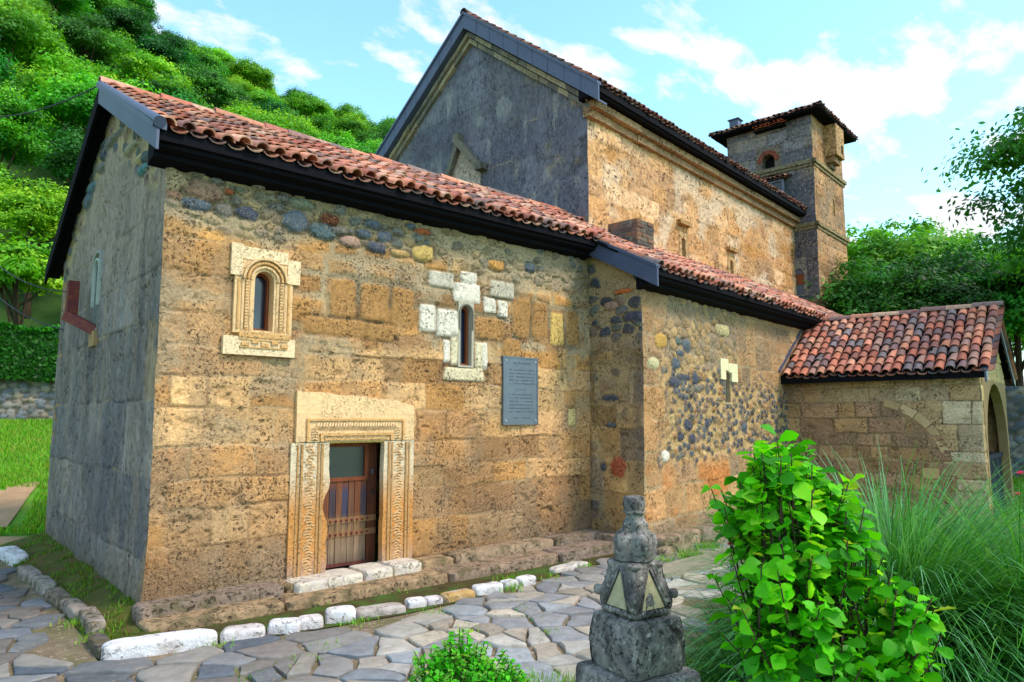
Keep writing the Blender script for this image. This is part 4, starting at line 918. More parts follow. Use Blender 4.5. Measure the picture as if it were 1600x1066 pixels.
# tower openings
u, hw, zb, zs = t1; hw = .22
b = MB(); arch_slab(b, fTw, u-.46, u+.46, zb-.12, zs+.52, u, hw, zb, zs, -.35, .01, S(120, 108, 96)); b.build('belfry_surround', M['tuff2'], tower)
b = MB()
for k in range(15):
    a = math.pi*k/14; c, s_ = math.cos(a), math.sin(a); b.bar(fTw.p(u+c*(hw+.01), zs+s_*(hw+.01), .02), fTw.p(u+c*(hw+.16), zs+s_*(hw+.16), .02), .05, .05, S(150, 82, 60)*rg.uniform(.7, 1.1), up=tuple(fTw.n))
b.build('brick_arch', M['brick'], tower)
b = MB(); arch_pane(b, fTw, u, hw+.05, zb-.05, zs, -.3); b.build('belfry_shade_pane', M['black'], tower)  # near-black pane painted as the shade inside the belfry
b = MB(); b.box((u-.2, -.2, zb), (u-.02, -.1, zb+.3), S(150, 90, 60), fTw); b.build('belfry_infill', M['brick'], tower)
a = fTw.at(1176, 203, .3); c_ = fTw.at(1224, 190, .3)
b = MB(); tiles(b, fTw.p(a[0], a[1]-.0, .34), -E2, (E1*.3+Zv*.14)/np.hypot(.3, .14), 7, lambda u: (0, .36), seed=44, pitch=abs(a[0]-c_[0])/7, expo=.3, r=.075, pal=[S(226, 120, 84), S(210, 104, 74)]); b.build('window_canopy', M['tile'], tower, 40)
b = MB(); b.box((c_[0], .0, a[1]-.1), (a[0], .26, a[1]-.06), (1, 1, 1), fTw); b.build('canopy_board', M['metald'], tower)
# glazed lookout box with tiled hood
a = fTw.at(1195, 310, .0); c_ = fTw.at(1229, 284, .0)
b = MB(); uL, uR, zB, zT = a[0], c_[0], a[1]-.2, c_[1]
for uu in (uL, (uL+uR)/2, uR):
    b.box((uu-.03, .30, zB), (uu+.03, .36, zT), S(120, 120, 134), fTw)
b.box((min(uL, uR), .29, zT-.06), (max(uL, uR), .37, zT), S(110, 112, 126), fTw); b.box((uR-.03, .0, zB), (uR+.03, .06, zT), S(120, 120, 134), fTw)
lb = b.build('lookout_window', M['steel'], tower)
b = MB(); b.box((min(uL, uR)+.03, .0, zB), (max(uL, uR)-.01, .32, zT-.06), (0, 0, 0), fTw); b.build('pane', M['glassg'], lb)
b = MB(); tiles(b, fTw.p(uL+.12, zT+.05, .42), -E2, (E1*.4+Zv*.16)/np.hypot(.4, .16), 6, lambda u: (0, .5), seed=45, pitch=(abs(uL-uR)+.24)/6, pal=[c*.45 for c in TP]); b.build('lookout_hood', M['tiled'], lb, 40)
# hatch, fanlight and ladder low on the west face
a = fTw.at(1241, 460); c_ = fTw.at(1257, 428)
b = MB(); arch_slab(b, fTw, c_[0]-.1, a[0]+.1, a[1]-.1, c_[1]+.55, (a[0]+c_[0])/2, abs(a[0]-c_[0])/2, a[1]-.05, c_[1], -.0, .06, S(128, 124, 122)); hb = b.build('hatch_surround', M['tuff2'], tower)
b = MB(); b.box((c_[0], -.02, c_[1]-.35), (a[0], .03, c_[1]), S(180, 96, 60), fTw); b.build('hatch', M['frame'], hb)
b = MB(); b.box((c_[0], -.02, a[1]-.4), (a[0], .03, c_[1]-.36), (0, 0, 0), fTw); b.build('grey_board', M['steeld'], hb); b = MB(); arch_pane(b, fTw, (a[0]+c_[0])/2, abs(a[0]-c_[0])/2, c_[1]+.01, c_[1]+.01, .02); b.build('fanlight', M['steeld'], hb)
# closet bay on the south face
a = fTs.at(1285, 208, 0); 
ba, bb = 1.15, 2.0
b = MB(); b.box((ba, .0, 10.95), (bb, .42, 12.05), S(180, 140, 96), fTs); b.box((ba+.1, .0, 10.75), (bb-.1, .3, 10.945), S(150, 118, 84), fTs); b.box((ba+.2, .0, 10.58), (bb-.2, .16, 10.745), S(120, 98, 76), fTs); b.build('closet_bay', M['tuff2'], tower)
b = MB(); b.box((bb-.36, .41, 11.1), (bb-.18, .43, 11.4), (0, 0, 0), fTs); b.build('closet_shade_plate', M['black'], tower)  # near-black plate on the bay's face, painted as a shaded hole
u, hw, zb, zs = t2
b = MB(); arch_slab(b, fTs, u-.13, u+.13, zb-.01, zs+.15, u, .07, zb, zs, -.2, .01, S(160, 126, 84)); b.build('slit_surround', M['tuff2'], tower)
b = MB(); arch_pane(b, fTs, u, .09, zb-.01, zs, -.15); b.build('slit_window', M['black'], tower)
q = hit(1153, 192, L(12.6, 0), E1); r_ = q-K0; xx, yy = r_@E1, r_@E2
b = MB(); v = [L(xx+i*.34, yy+j*.34, z) for z in (q[2]-.5, q[2]+.16) for (i, j) in ((0, 0), (1, 0), (1, 1), (0, 1))]
b.add(v, [(0, 1, 2, 3), (4, 5, 6, 7), (0, 1, 5, 4), (1, 2, 6, 5), (2, 3, 7, 6), (3, 0, 4, 7)])
v = [L(xx-.05+i*.44, yy-.05+j*.44, z) for z in (q[2]+.165, q[2]+.2) for (i, j) in ((0, 0), (1, 0), (1, 1), (0, 1))]
b.add(v, [(0, 1, 2, 3), (4, 5, 6, 7), (0, 1, 5, 4), (1, 2, 6, 5), (2, 3, 7, 6), (3, 0, 4, 7)]); b.build('roof_vent', M['metal'], tower)

# ================================================================== WALL FITTINGS
pq = thing('wall_plaque', 'grey metal inscription plaque screwed to the tan wall right of the narrow window', 'plaque', fF.p(4.92, 1.8, .03))
x0, x1, z0_, z1_ = 4.58, 5.27, 1.80, 2.79
b = MB(); b.box((x0, -.03, z0_), (x1, .05, z1_), (1, 1, 1), fF)
for (a, c_, e, g) in ((x0, x1, z0_, z0_+.02), (x0, x1, z1_-.02, z1_), (x0, x0+.018, z0_+.02, z1_-.02), (x1-.018, x1, z0_+.02, z1_-.02)): b.box((a, .05, e), (c_, .058, g), (1, 1, 1), fF)
npl = len(b.f); rg = np.random.RandomState(2)
for r_, (z, xa, xb, h_) in enumerate([(2.70, 4.76, 5.12, .03)]+[(2.60-.05*k, 4.70, 5.20, .024) for k in range(5)]+[(2.31, 4.86, 5.02, .02)]+[(2.24-.05*k, 4.70, 5.18, .022) for k in range(6)]+[(1.9, 4.78, 5.1, .018)]):
    x = xa
    while x < xb:
        w_ = rg.uniform(.008, .022)
        if rg.rand() > .15: b.box((x, .049, z-h_/2), (x+w_, .053, z+h_/2*rg.uniform(.4, 1)), (1, 1, 1), fF)
        x += w_+.008
mesh_obj('plate', np.vstack(b.v), b.f, None, pq, None, mats=[M['steel'], M['steeld']], midx=[0]*npl+[1]*(len(b.f)-npl))
b = MB()
for x in (x0+.05, x1-.05):
    for z in (z0_+.06, z1_-.06): P = fF.p(x, z, .05); b = MB(); b.tube([P, P+V(0, -.012, 0)], .014, 8); b.build('screw', M['white'], pq)

br = thing('wall_bracket', 'rusty dark red metal bracket jutting from the dark gable wall beside its slit window', 'bracket', fG.p(2.9, 3.05, 0))
b = MB(); b.bar(fG.p(2.95, 3.04, -.02), fG.p(3.3, 3.27, .30), .10, .13); b.build('arm', M['rust'], br)
b = MB(); b.bar(fG.p(3.42, 3.30, .22), fG.p(3.42, 3.76, .22), .13, .15, up=(0, 1, 0)); b.build('upright', M['rust'], br)

def wire(name, a, c, sag, label, r=.009):
    a = V(*a); c = V(*c); n_ = 20
    pts = [a+(c-a)*t+V(0, 0, -sag*4*t*(1-t)) for t in np.linspace(0, 1, n_)]
    b = MB(); b.tube(pts, r, 5); return tag(b.build(name, M['wire']), label, 'cable')
rp = V(-.2, 2.6, 6.30)
wire('overhead_cable', rp, polar(-150, 16, 7.6), .35, 'thin dark cable running left from the tip of the front gable ridge', .011)
wire('overhead_cable', fG.p(5.3, 3.9, .02), polar(-140, 17, 6.4), .5, 'upper pale cable sagging left from behind the dark gable corner', .009)
wire('overhead_cable', fG.p(5.35, 3.3, .02), polar(-150, 17, 6.1), .5, 'lower pale cable sagging left from behind the dark gable corner', .009)

# ================================================================== GROUND
WX = [-300, -100, 0, 180, 270, 350, 450, 600, 800, 1000, 1300, 1600, 2000]
WE = [-230, -170, -120, 12, 62, 104, 162, 196, 310, 435, 555, 590, 600]
def terrain(x, y):
    dx, dy = x-CAM[0], y-CAM[1]; d = np.hypot(dx, dy); az = YAW-np.arctan2(dy, dx)
    az = (az+math.pi) % (2*math.pi)-math.pi
    px = 800+FPX/math.cos(PITCH)*np.tan(np.clip(az, -1.25, 1.25))
    yt = np.interp(px, WX, WE); ct = (653-yt)/np.hypot(1087, px-800)
    crest = np.maximum(ct*118+1.9-5.5, 2.2)
    left = sst(900, 300, px)
    s = np.clip((d-31)/85, 0, 1)
    hill = 2.9+(crest-2.9)*s**1.05
    lawn = -.09+sst(13, 27, d)*(1.9*left+.7*(1-left))
    h = lawn+(np.maximum(hill, lawn)-lawn)*sst(27.6, 32, d)*np.where(px > 1000, .6, 1)
    back = sst(math.pi/2*.9, math.pi*.6, np.abs(az)); h = h*(1-back)+(-.09)*back
    h = h+(fbm(x*.15, y*.15, o=3, s=7)-.5)*.5*sst(10, 25, d)
    h = h*(1-.85*sst(150, 500, d))
    return h
th = np.linspace(0, 2*math.pi, 161); rad = np.concatenate([np.linspace(.5, 12, 16), np.linspace(12.5, 36, 48), np.linspace(38, 130, 36), [150, 180, 230, 320, 500, 800]])
Rr, Tt = np.meshgrid(rad, th); GX = CAM[0]+Rr*np.cos(Tt); GY = CAM[1]+Rr*np.sin(Tt); GZ = terrain(GX, GY)
near = np.hypot(GX-3, GY+1.5) < 9.5; GZ = np.where(near, np.minimum(GZ, -.10), GZ)
v = np.stack([GX, GY, GZ], -1).reshape(-1, 3); nx = len(rad)
idx = np.arange(len(th)*nx).reshape(len(th), nx); F = np.stack([idx[:-1, :-1], idx[:-1, 1:], idx[1:, 1:], idx[1:, :-1]], -1).reshape(-1, 4)[:, ::-1]
dd = Rr.reshape(-1)[F[:, 0]]
o = mesh_obj('ground', v, np.ascontiguousarray(F), None, None, None, True, mats=[M['grassg'], M['hill']], midx=(dd > 30).astype(int)); tag(o, kind='structure')

def sheet(name, poly, z, mat, zfn=None):
    o = mesh_obj(name, [(p[0], p[1], z if zfn is None else float(zfn(V(p[0]), V(p[1]))[0])+z) for p in poly], [tuple(range(len(poly)))], mat); return tag(o, kind='structure')
KL = [gz(*q)[:2] for q in ((155, 1033), (335, 1008), (470, 992), (640, 962), (745, 938), (845, 910), (925, 885), (1010, 872), (1100, 850), (1170, 828))]
KW = [gz(*q)[:2] for q in ((155, 1033), (125, 985), (95, 955), (70, 930), (40, 905), (10, 872), (-60, 845))]
path_poly = [(-8, 5.2), tuple(KW[-1])]+[tuple(p) for p in KW[::-1][1:]]+[(p[0], p[1]+.16) for p in KL[1:]]+[(9.3, -2.6), (7.2, -2.9), tuple(gz(1130, 950)[:2]), tuple(gz(1080, 1040)[:2]), (.4, -5.9), (-1.4, -6.6), (-8, -6.6)]
sheet('path_bed', path_poly, -.078, M['joint'])
gp = [tuple(gz(1190, 842)[:2]), (7.2, -2.95), tuple(gz(1130, 950)[:2]), tuple(gz(1080, 1040)[:2]), (.4, -5.9), (-.4, -6.3), (-1.4, -9), (14, -12), (16, -4), (11.4, -1.9)]
sheet('garden_bed', gp, -.074, M['soil'])
# verge of moss along the dark gable, lumpy
def inpoly(x, y, poly):
    c = False; n_ = len(poly); j = n_-1
    for i in range(n_):
        xi, yi = poly[i]; xj, yj = poly[j]
        if ((yi > y) != (yj > y)) and (x < (xj-xi)*(y-yi)/(yj-yi+1e-12)+xi): c = not c
        j = i
    return c
ys = np.linspace(-.6, 5.8, 90); ts = np.linspace(0, 1, 16); kx = np.array([p[0] for p in KW[:6]]); ky = np.array([p[1] for p in KW[:6]])
vs = []
for y in ys:
    xk = np.interp(y, ky, kx)
    for t in ts:
        x = xk*(1-t)+.02*t; z = -.07+.17*t**.7*(1 if y > 0 else .25)+.05*(fbm(V(x*9), V(y*9), o=4, s=3)[0]-.5)*math.sin(math.pi*min(1, t*1.3+.1)); vs.append((x, y, z))
k = len(ts); F = [(i*k+j, i*k+j+1, (i+1)*k+j+1, (i+1)*k+j) for i in range(len(ys)-1) for j in range(k-1)]
M['moss'] = surf('mossy verge', S(84, 92, 34), var=.5, vs=9, bump=1, bd=.03, bs=40, big=3.5, bigcol=S(104, 80, 44))
tag(mesh_obj('mossy_verge', vs, F, M['moss'], smooth=True), kind='structure')
# earth strip between plinth and kerb on the front
sheet('earth_strip', [(-.1, -.45), (-.1, -.2), (6.4, -.25), (6.4, -1.2), (12.2, -.45)]+[(p[0], p[1]+.10) for p in KL[::-1][:-1]]+[(.2, KL[1][1]+.16)], -.066, M['soil'])
# dirt trodden through the lawn, and the gravel strip in front of it
dp = []
for a, c_ in (((6, 764), (62, 752)), ((0, 800), (58, 775)), ((-30, 830), (34, 808))): dp.append((gz(*a, .0)[:2], gz(*c_, .0)[:2]))
vs = []; 
rows = [((0, 770), (52, 755), .25), ((-8, 795), (54, 772), .14), ((-25, 815), (36, 800), .03), ((-40, 830), (18, 826), -.05)]
def onground(px, py):
    z = 0.
    for _ in range(25): p = gz(px, py, z); z = .5*z+.5*float(terrain(V(p[0]), V(p[1]))[0])
    return V(p[0], p[1], z)
rg = np.random.RandomState(1)
for a, c_, _ in rows:
    P, Q = onground(*a), onground(*c_)
    for t in np.linspace(-.15, 1, 9): q = P+(Q-P)*t+(rg.normal(0, .12, 3) if t > .9 or _ > .2 else 0); vs.append((q[0], q[1], float(terrain(V(q[0]), V(q[1]))[0])+.03))
tag(mesh_obj('dirt_path', vs, [(i*9+j, i*9+j+1, (i+1)*9+j+1, (i+1)*9+j) for i in range(3) for j in range(8)], M['dirt']), kind='structure')
sheet('gravel_path', [tuple(gz(-120, 862, -.07)[:2]), tuple(gz(75, 852, -.07)[:2]), tuple(gz(75, 840, -.07)[:2]), tuple(gz(-120, 838, -.07)[:2])], -.062, M['dirt'])

# flagstones ---------------------------------------------------------------
rg = np.random.RandomState(77)
def clip(poly, a, n_):
    out = []
    for i in range(len(poly)):
        p, q = poly[i], poly[(i+1) % len(poly)]; dp_, dq = (p-a)@n_, (q-a)@n_
        if dp_ <= 0: out.append(p)
        if dp_*dq < 0: out.append(p+(q-p)*dp_/(dp_-dq))
    return out
seeds = []
sx, sy = .42, .225
for i in range(-16, 20):
    for j in range(-20, 26):
        x = i*sx+(j % 2)*sx/2+rg.uniform(-.24, .24); y = j*sy+rg.uniform(-.15, .15)
        if rg.rand() < .10: continue
        if -7 < x < 9.8 and -7 < y < 5.5: seeds.append((x, y))
seeds = np.array(seeds)
FLC = [S(104, 108, 118), S(88, 94, 106), S(118, 118, 122), S(112, 104, 102), S(98, 100, 106), S(130, 124, 120), S(112, 104, 100)]
FLL = [S(176, 170, 164), S(156, 160, 168), S(186, 174, 160), S(160, 148, 136), S(140, 140, 146)]
pb = MB(); cnt = 0
for i, s_ in enumerate(seeds):
    if not inpoly(*s_, path_poly): continue
    d = np.hypot(*(seeds-s_).T); nb = np.argsort(d)[1:16]
    poly = [s_+V(*q) for q in ((-1, -1), (1, -1), (1, 1), (-1, 1))]
    for j in nb: 
        mid = (s_+seeds[j])/2; n_ = seeds[j]-s_; poly = clip(poly, mid, n_)
        if len(poly) < 3: break
    if len(poly) < 3: continue
    c0 = sum(poly)/len(poly)
    g_ = rg.uniform(-.002, .008); 
    # subdivide outline, pull in, roughen
    out = []; m = len(poly)
    for a in range(m):
        p, q = poly[a], poly[(a+1) % m]; ln = np.linalg.norm(q-p); kk = max(1, int(ln/.09))
        for t in range(kk): out.append(p+(q-p)*t/kk)
    res = []
    for p in out:
        r_ = p-c0; dn = np.linalg.norm(r_); w_ = (fbm(V(p[0]*7+i*3.3), V(p[1]*7), o=3, s=4)[0]-.5)*.10
        # round off the far corners a little
        res.append(c0+r_*(1-(g_+.012)/dn*1.4+w_/dn)*(1-.10*max(0, dn/.3-1)))
    res = np.array(res)
    if sum(inpoly(*p, path_poly) for p in res[::3]) < .8*len(res[::3]): continue
    h_ = rg.uniform(-.006, .010)-.048; tx, ty = rg.normal(0, .012, 2); n_ = len(res)
    zt = lambda P: h_+tx*(P[:, 0]-c0[0])+ty*(P[:, 1]-c0[1])
    i1 = c0+(res-c0)*.955; i2 = c0+(res-c0)*.6
    lay = [np.c_[res, zt(res)-.05], np.c_[res, zt(res)-.008], np.c_[i1, zt(i1)], np.c_[i2, zt(i2)+.002], np.r_[c0, h_+.003].reshape(1, 3)]
    v = np.vstack(lay); f = []
    for l_ in range(3): f += [(l_*n_+a, l_*n_+(a+1) % n_, (l_+1)*n_+(a+1) % n_, (l_+1)*n_+a) for a in range(n_)]
    f += [(3*n_+a, 3*n_+(a+1) % n_, 4*n_) for a in range(n_)]
    dry = sst(-.3, 1.9, V((c0[0]-.45*(c0[1]+2.6))))[0]*sst(-.9, -2.2, V(c0[1]))[0]
    col = FLC[rg.randint(7)]*rg.uniform(.75, 1.12); cl = FLL[rg.randint(5)]*rg.uniform(.85, 1.1)
    pb.add(v, f, col*(1-dry)+cl*dry); cnt += 1
tag(pb.build('flagstone_path', M['slate'], None, 50), kind='structure')

# kerb stones ------------------------------------------------------------------
def kerb(px0, py0, px1, py1, hpx, wd, col, label, seed, grp='painted kerb stones in front of the church', mat='white', amp=.13):
    a, c_ = gz(px0, py0, -.07), gz(px1, py1, -.07); d = c_-a; ln = np.linalg.norm(d); d /= ln; s_ = np.cross(Zv, d)
    if s_[1] < 0 and abs(d[0]) > .5: s_ = -s_
    if abs(d[0]) <= .5 and s_[0] < 0: s_ = -s_
    mid = (a+c_)/2; dist = np.linalg.norm(mid-CAM); h_ = hpx/1090*dist*.72
    b = MB(); rock(b, mid+s_*wd/2+Zv*(h_/2-.02), d, s_, Zv, ln*.985, wd*1.1, h_+.06, seed, col, pn=5, amp=amp, n=17)
    o = b.build('kerb_stone', M[mat], None, True); return tag(o, label, 'kerb stone', grp)
WH = S(226, 222, 228); GYK = S(168, 156, 150)
KS = [(155, 1034, 336, 1010, 24, .2, WH, 'longest whitewashed kerb stone, nearest the building corner'), (341, 1007, 412, 1001, 22, .2, S(210, 200, 200), 'whitewashed kerb stone, second from the building corner'),
      (415, 992, 467, 990, 20, .18, WH, 'rounded white kerb stone, third from the building corner'), (468, 986, 506, 981, 19, .16, S(214, 206, 208), 'small lumpy white kerb stone left of the square one'),
      (507, 976, 556, 972, 24, .18, WH, 'squarish bright white kerb stone below the door'), (559, 968, 636, 957, 14, .18, GYK, 'low flat greyish kerb stone right of the door'),
      (638, 952, 668, 948, 14, .15, WH, 'small white kerb stone beside the low grey one'), (669, 947, 694, 943, 12, .14, S(216, 206, 214), 'small pinkish white kerb stone left of the ochre one'),
      (696, 943, 744, 934, 14, .16, S(190, 152, 96), 'ochre coloured broken kerb stone'), (746, 932, 789, 925, 17, .16, WH, 'white kerb stone just right of the ochre one'),
      (791, 923, 811, 918, 14, .14, WH, 'short white kerb stone behind a weed tuft'), (815, 917, 840, 911, 14, .14, WH, 'last white kerb stone right of the weed tuft'),
      (868, 897, 922, 884, 8, .16, S(206, 198, 192), 'low pale kerb slab near the projecting wall')]
for i, q in enumerate(KS): kerb(*q, 200+i)
GK = S(150, 136, 128)
KG = [(152, 1028, 134, 1004, 14, .13, S(96, 88, 84), 'dark kerb stone beside the corner end of the long white one'), (137, 996, 120, 966, 20, .15, GK, 'grey kerb stone with white patch in the mossy verge'), (118, 974, 92, 950, 16, .15, GK, 'grey weathered kerb stone halfway along the mossy verge'),
      (90, 951, 68, 932, 14, .15, S(142, 124, 112), 'brownish kerb stone along the mossy verge'), (66, 930, 48, 915, 16, .15, S(156, 146, 138), 'light grey kerb stone along the mossy verge'), (46, 913, 24, 896, 14, .15, GK, 'farthest small grey kerb stone along the mossy verge'), (20, 886, -6, 868, 16, .2, WH, 'white block at the far end of the mossy verge')]
for i, q in enumerate(KG): kerb(*q, 230+i, 'kerb stones along the mossy verge', 'rough' if i < 6 else 'white', .09)
for i, (px, py, w_, h_, lab) in enumerate(((1050, 868, .34, .16, 'grey brown boulder against the wall foot behind the monument'), (1075, 862, .42, .2, 'larger mossy boulder at the wall foot right of the monument'), (1022, 872, .2, .12, 'small pale stone at the wall foot behind the monument'), (1130, 850, .3, .12, 'flat stone at the wall foot left of the shrub'))):
    p = gz(px, py, -.05); b = MB(); rock(b, p+V(0, .1, .03), E1, E2, Zv, w_, w_*.6, h_, 260+i, S(150, 130, 108), pn=3, amp=.12, n=11); tag(b.build('boulder', M['rough'], None, True), lab, 'stone')
b = MB(); p = gz(1060, 905, -.05); q = gz(1150, 870, -.05)
a_ = [gz(1020, 885, .0), gz(1150, 853, .0), gz(1165, 872, .0), gz(1040, 898, .0)]
slab(b, [V(x[0], x[1], .0) for x in a_], Zv, .09, S(150, 140, 124)); tag(b.build('stone_step', M['slate'], None, 40), 'long flat grey stone slab raised beside the wall foot', 'slab')

# ================================================================== MONUMENT
mp = polar(988, 3.5, -.08); mon = thing('carved_monument', 'stacked grey lichened carved stones with flared capital and lobed finial, in the foreground', 'monument', mp)
fwd = V(math.cos(YAW), math.sin(YAW), 0); ang0 = math.atan2(-(mp-CAM)[1], -(mp-CAM)[0])   # bearing from the stone back to the path
def solid(mb, levels, rot, nseg=64, c=(.5, .5, .5), cen=(0, 0), rough=.012, seed=1, fnr=None):
    """levels: (z, half width, exponent) of a super-elliptic section"""
    vs = []
    for z, a, pn in levels:
        for k in range(nseg):
            t = 2*math.pi*k/nseg; cx__, sy__ = math.cos(t), math.sin(t)
            r_ = a/((abs(cx__)**pn+abs(sy__)**pn)**(1/pn))
            if fnr: r_ += fnr(t, z)
            r_ += rough*2*(fbm(V(cx__*3*a*4+seed), V(sy__*3*a*4), V(z*9), o=4, s=seed)[0]-.5)
            x, y = r_*cx__, r_*sy__; vs.append((mp[0]+cen[0]+x*math.cos(rot)-y*math.sin(rot), mp[1]+cen[1]+x*math.sin(rot)+y*math.cos(rot), z))
    n_ = len(levels)
    fs = [(i*nseg+k, i*nseg+(k+1) % nseg, (i+1)*nseg+(k+1) % nseg, (i+1)*nseg+k) for i in range(n_-1) for k in range(nseg)]+[tuple(range(nseg))[::-1], tuple((n_-1)*nseg+k for k in range(nseg))]
    mb.add(vs, fs, c)
def lv(z0, z1, n_, fa, fp): return [(z0+(z1-z0)*i/n_, fa(i/n_), fp(i/n_)) for i in range(n_+1)]
def sz(py, d=3.45): return 1.9+(653-py)/1087*d
rot = ang0+R(45)-R(3)
zb0, zb1 = -.1, sz(1025)
def block(mb, levels, rot, seed, rough=.006, fnr=None, m=26, rc=.012):
    """square-sectioned stone: levels (z, half side); fnr(x, z) carves each face, x = -1..1 across it"""
    vs = []; xs = np.sin(np.linspace(-1, 1, m+1)[:-1]*math.pi/2)
    for z, a in levels:
        for k in range(4):
            th_ = rot+k*math.pi/2; nx_, ny_ = math.cos(th_), math.sin(th_)
            for x in xs:
                cr = max(0, abs(x)-(1-2*rc/max(a, .02))); o_ = a-(cr*a)**2/(4*rc)*.9+(fnr(x, z) if fnr else 0)
                o_ += rough*2*(fbm(V((nx_*a-ny_*x*a)*26+seed), V((ny_*a+nx_*x*a)*26), V(z*26), o=4, s=seed)[0]-.5)+rough*1.6*(fbm(V((nx_*a-ny_*x*a)*7+seed), V((ny_*a+nx_*x*a)*7), V(z*7), o=2, s=seed+5)[0]-.5)
                u_ = x*a*.985; vs.append((mp[0]+nx_*o_-ny_*u_, mp[1]+ny_*o_+nx_*u_, z))
    q = 4*m; n_ = len(levels)
    mb.add(vs, [(i*q+k, i*q+(k+1) % q, (i+1)*q+(k+1) % q, (i+1)*q+k) for i in range(n_-1) for k in range(q)]+[tuple(range(q))[::-1], tuple((n_-1)*q+k for k in range(q))])
b = MB(); block(b, [(zb0, .214), (zb0+.02, .216)]+[(zb0+.05+(zb1-.05-zb0-.05)*i/16, .216) for i in range(17)]+[(zb1-.02, .2145), (zb1-.006, .210), (zb1, .200), (zb1+.001, .03)], rot, 3, .009); b.build('base_block', M['monu'], mon, 35)
za, zc = zb1+.0, sz(946)
def lun(x, z):   # half-round lunettes cut on the faces of the cushion block
    h = (z-za)/(zc-za); rr_ = math.hypot(x*1.02, h*1.0-.0)
    return -.012*math.exp(-((rr_-.95)/.05)**2)-(.004*sst(.97, 1.08, V(rr_))[0])
b = MB(); block(b, [(za-.004, .10), (za+.002, .128)]+[(za+(zc-za)*t, .150+.019*min(1, t/.22)**.5-.016*max(0, (t-.6)/.4)**1.2) for t in np.linspace(.03, .97, 30)]+[(zc-.003, .136), (zc, .126), (zc+.001, .03)], rot, 5, .009, lun, rc=.016); b.build('cushion_block', M['monu'], mon, 35)
zd, ze = zc, sz(868)
def hw_(h): return .128-.036*max(0, (h-.26)/.74)**1.0-(.014*max(0, 1-h/.16))
def cap_r(x, z):
    h = (z-zd)/(ze-zd)
    v = .010*math.cos(x*17)*math.exp(-((h-.10)/.09)**2)+(.016*math.exp(-((h-.95)/.05)**2)*(1 if abs(x) > .6 else .35))
    v -= .014 if (abs(x) < .80*(1-(h-.10)*1.1) and .14 < h < .88) else 0
    v += .012*math.exp(-((h-.40)/.10)**2)*sst(.80, .97, V(abs(x)))[0]
    return v
b = MB(); block(b, [(zd-.003, .09), (zd+.001, .108)]+[(zd+(ze-zd)*t, hw_(t)) for t in np.linspace(.03, .97, 34)]+[(ze-.002, .088), (ze, .080), (ze+.001, .03)], rot, 7, .008, cap_r, rc=.014)
cp = b.build('capital', M['monu'], mon, 50)
for k in range(4):      # pale recessed triangles with ribbed edges, knobs at the corners
    a = rot+k*math.pi/2; nrm_ = V(math.cos(a), math.sin(a), 0); tg = V(-math.sin(a), math.cos(a), 0); c0 = V(mp[0], mp[1], 0)
    def fp(u, h, o): z = zd+(ze-zd)*h; return c0+nrm_*(hw_(max(h, .2))-.006+o)+tg*u+Zv*z
    b = MB(); b.add([fp(-.072, .17, -.001), fp(.072, .17, -.001), fp(.0, .84, .0)], [(0, 1, 2)]); b.build('triangle_panel', M['monup'], cp)
    b = MB()
    for s_ in (-1, 1):
        for q in (0, 1): b.tube([fp(s_*(.083+.017*q), .16, .003), fp(s_*(.006+.017*q), .9, .005)], .0065, 6)
        for m_ in range(4): P = fp(s_*(.014+.026*m_), .10-.02*(m_ % 2), -.006); b.tube([P, P+nrm_*.014], [.016, .010], 8)
    b.build('triangle_rib', M['monu'], cp, True)
    a2 = a+math.pi/4; n2 = V(math.cos(a2), math.sin(a2), 0); z_ = zd+(ze-zd)*.40
    b = MB(); rock(b, c0+n2*.178+Zv*z_, n2, V(-n2[1], n2[0], 0), Zv, .05, .045, .05, 31+k, S(98, 94, 92), pn=2.4, amp=.15, n=9)
    b.build('corner_knob', M['monu'], cp, True)
zf, zg = ze, sz(798)
def lob(t, z):
    h = (z-zf)/(zg-zf); return .020*abs(math.cos(2*t+.6))*max(0, 1-h*1.1)+.009*math.cos(5*t+1+4*h)*max(0, math.sin(h*3.1))-.012
def fin(t): return .092+.010*math.sin(min(1, t/.3)*math.pi/2) if t < .42 else .102-.030*sst(.42, .66, V(t))[0]-.022*max(0, (t-.6)/.4)+.003*math.sin(t*26)
b = MB(); solid(b, [(zf-.004, .07, 2.2), (zf+.002, .084, 2.4)]+lv(zf+.006, zg-.004, 34, fin, lambda t: 3.2-1.1*t)+[(zg, .036, 2)], rot+R(20), 80, seed=9, rough=.014, fnr=lob); b.build('lobed_finial', M['monu'], mon, 60)
zh = sz(773)
b = MB(); solid(b, [(zg-.002, .046, 2.2), (zg+.002, .053, 2.2), (zg+.008, .053, 2.2), (zg+.012, .046, 2.4), (zg+.035, .049, 2.8), (zh-.008, .047, 2.8), (zh, .038, 2.4), (zh+.001, .01, 2)], rot, 40, seed=11, rough=.003); b.build('cap', M['monu'], mon, 60)

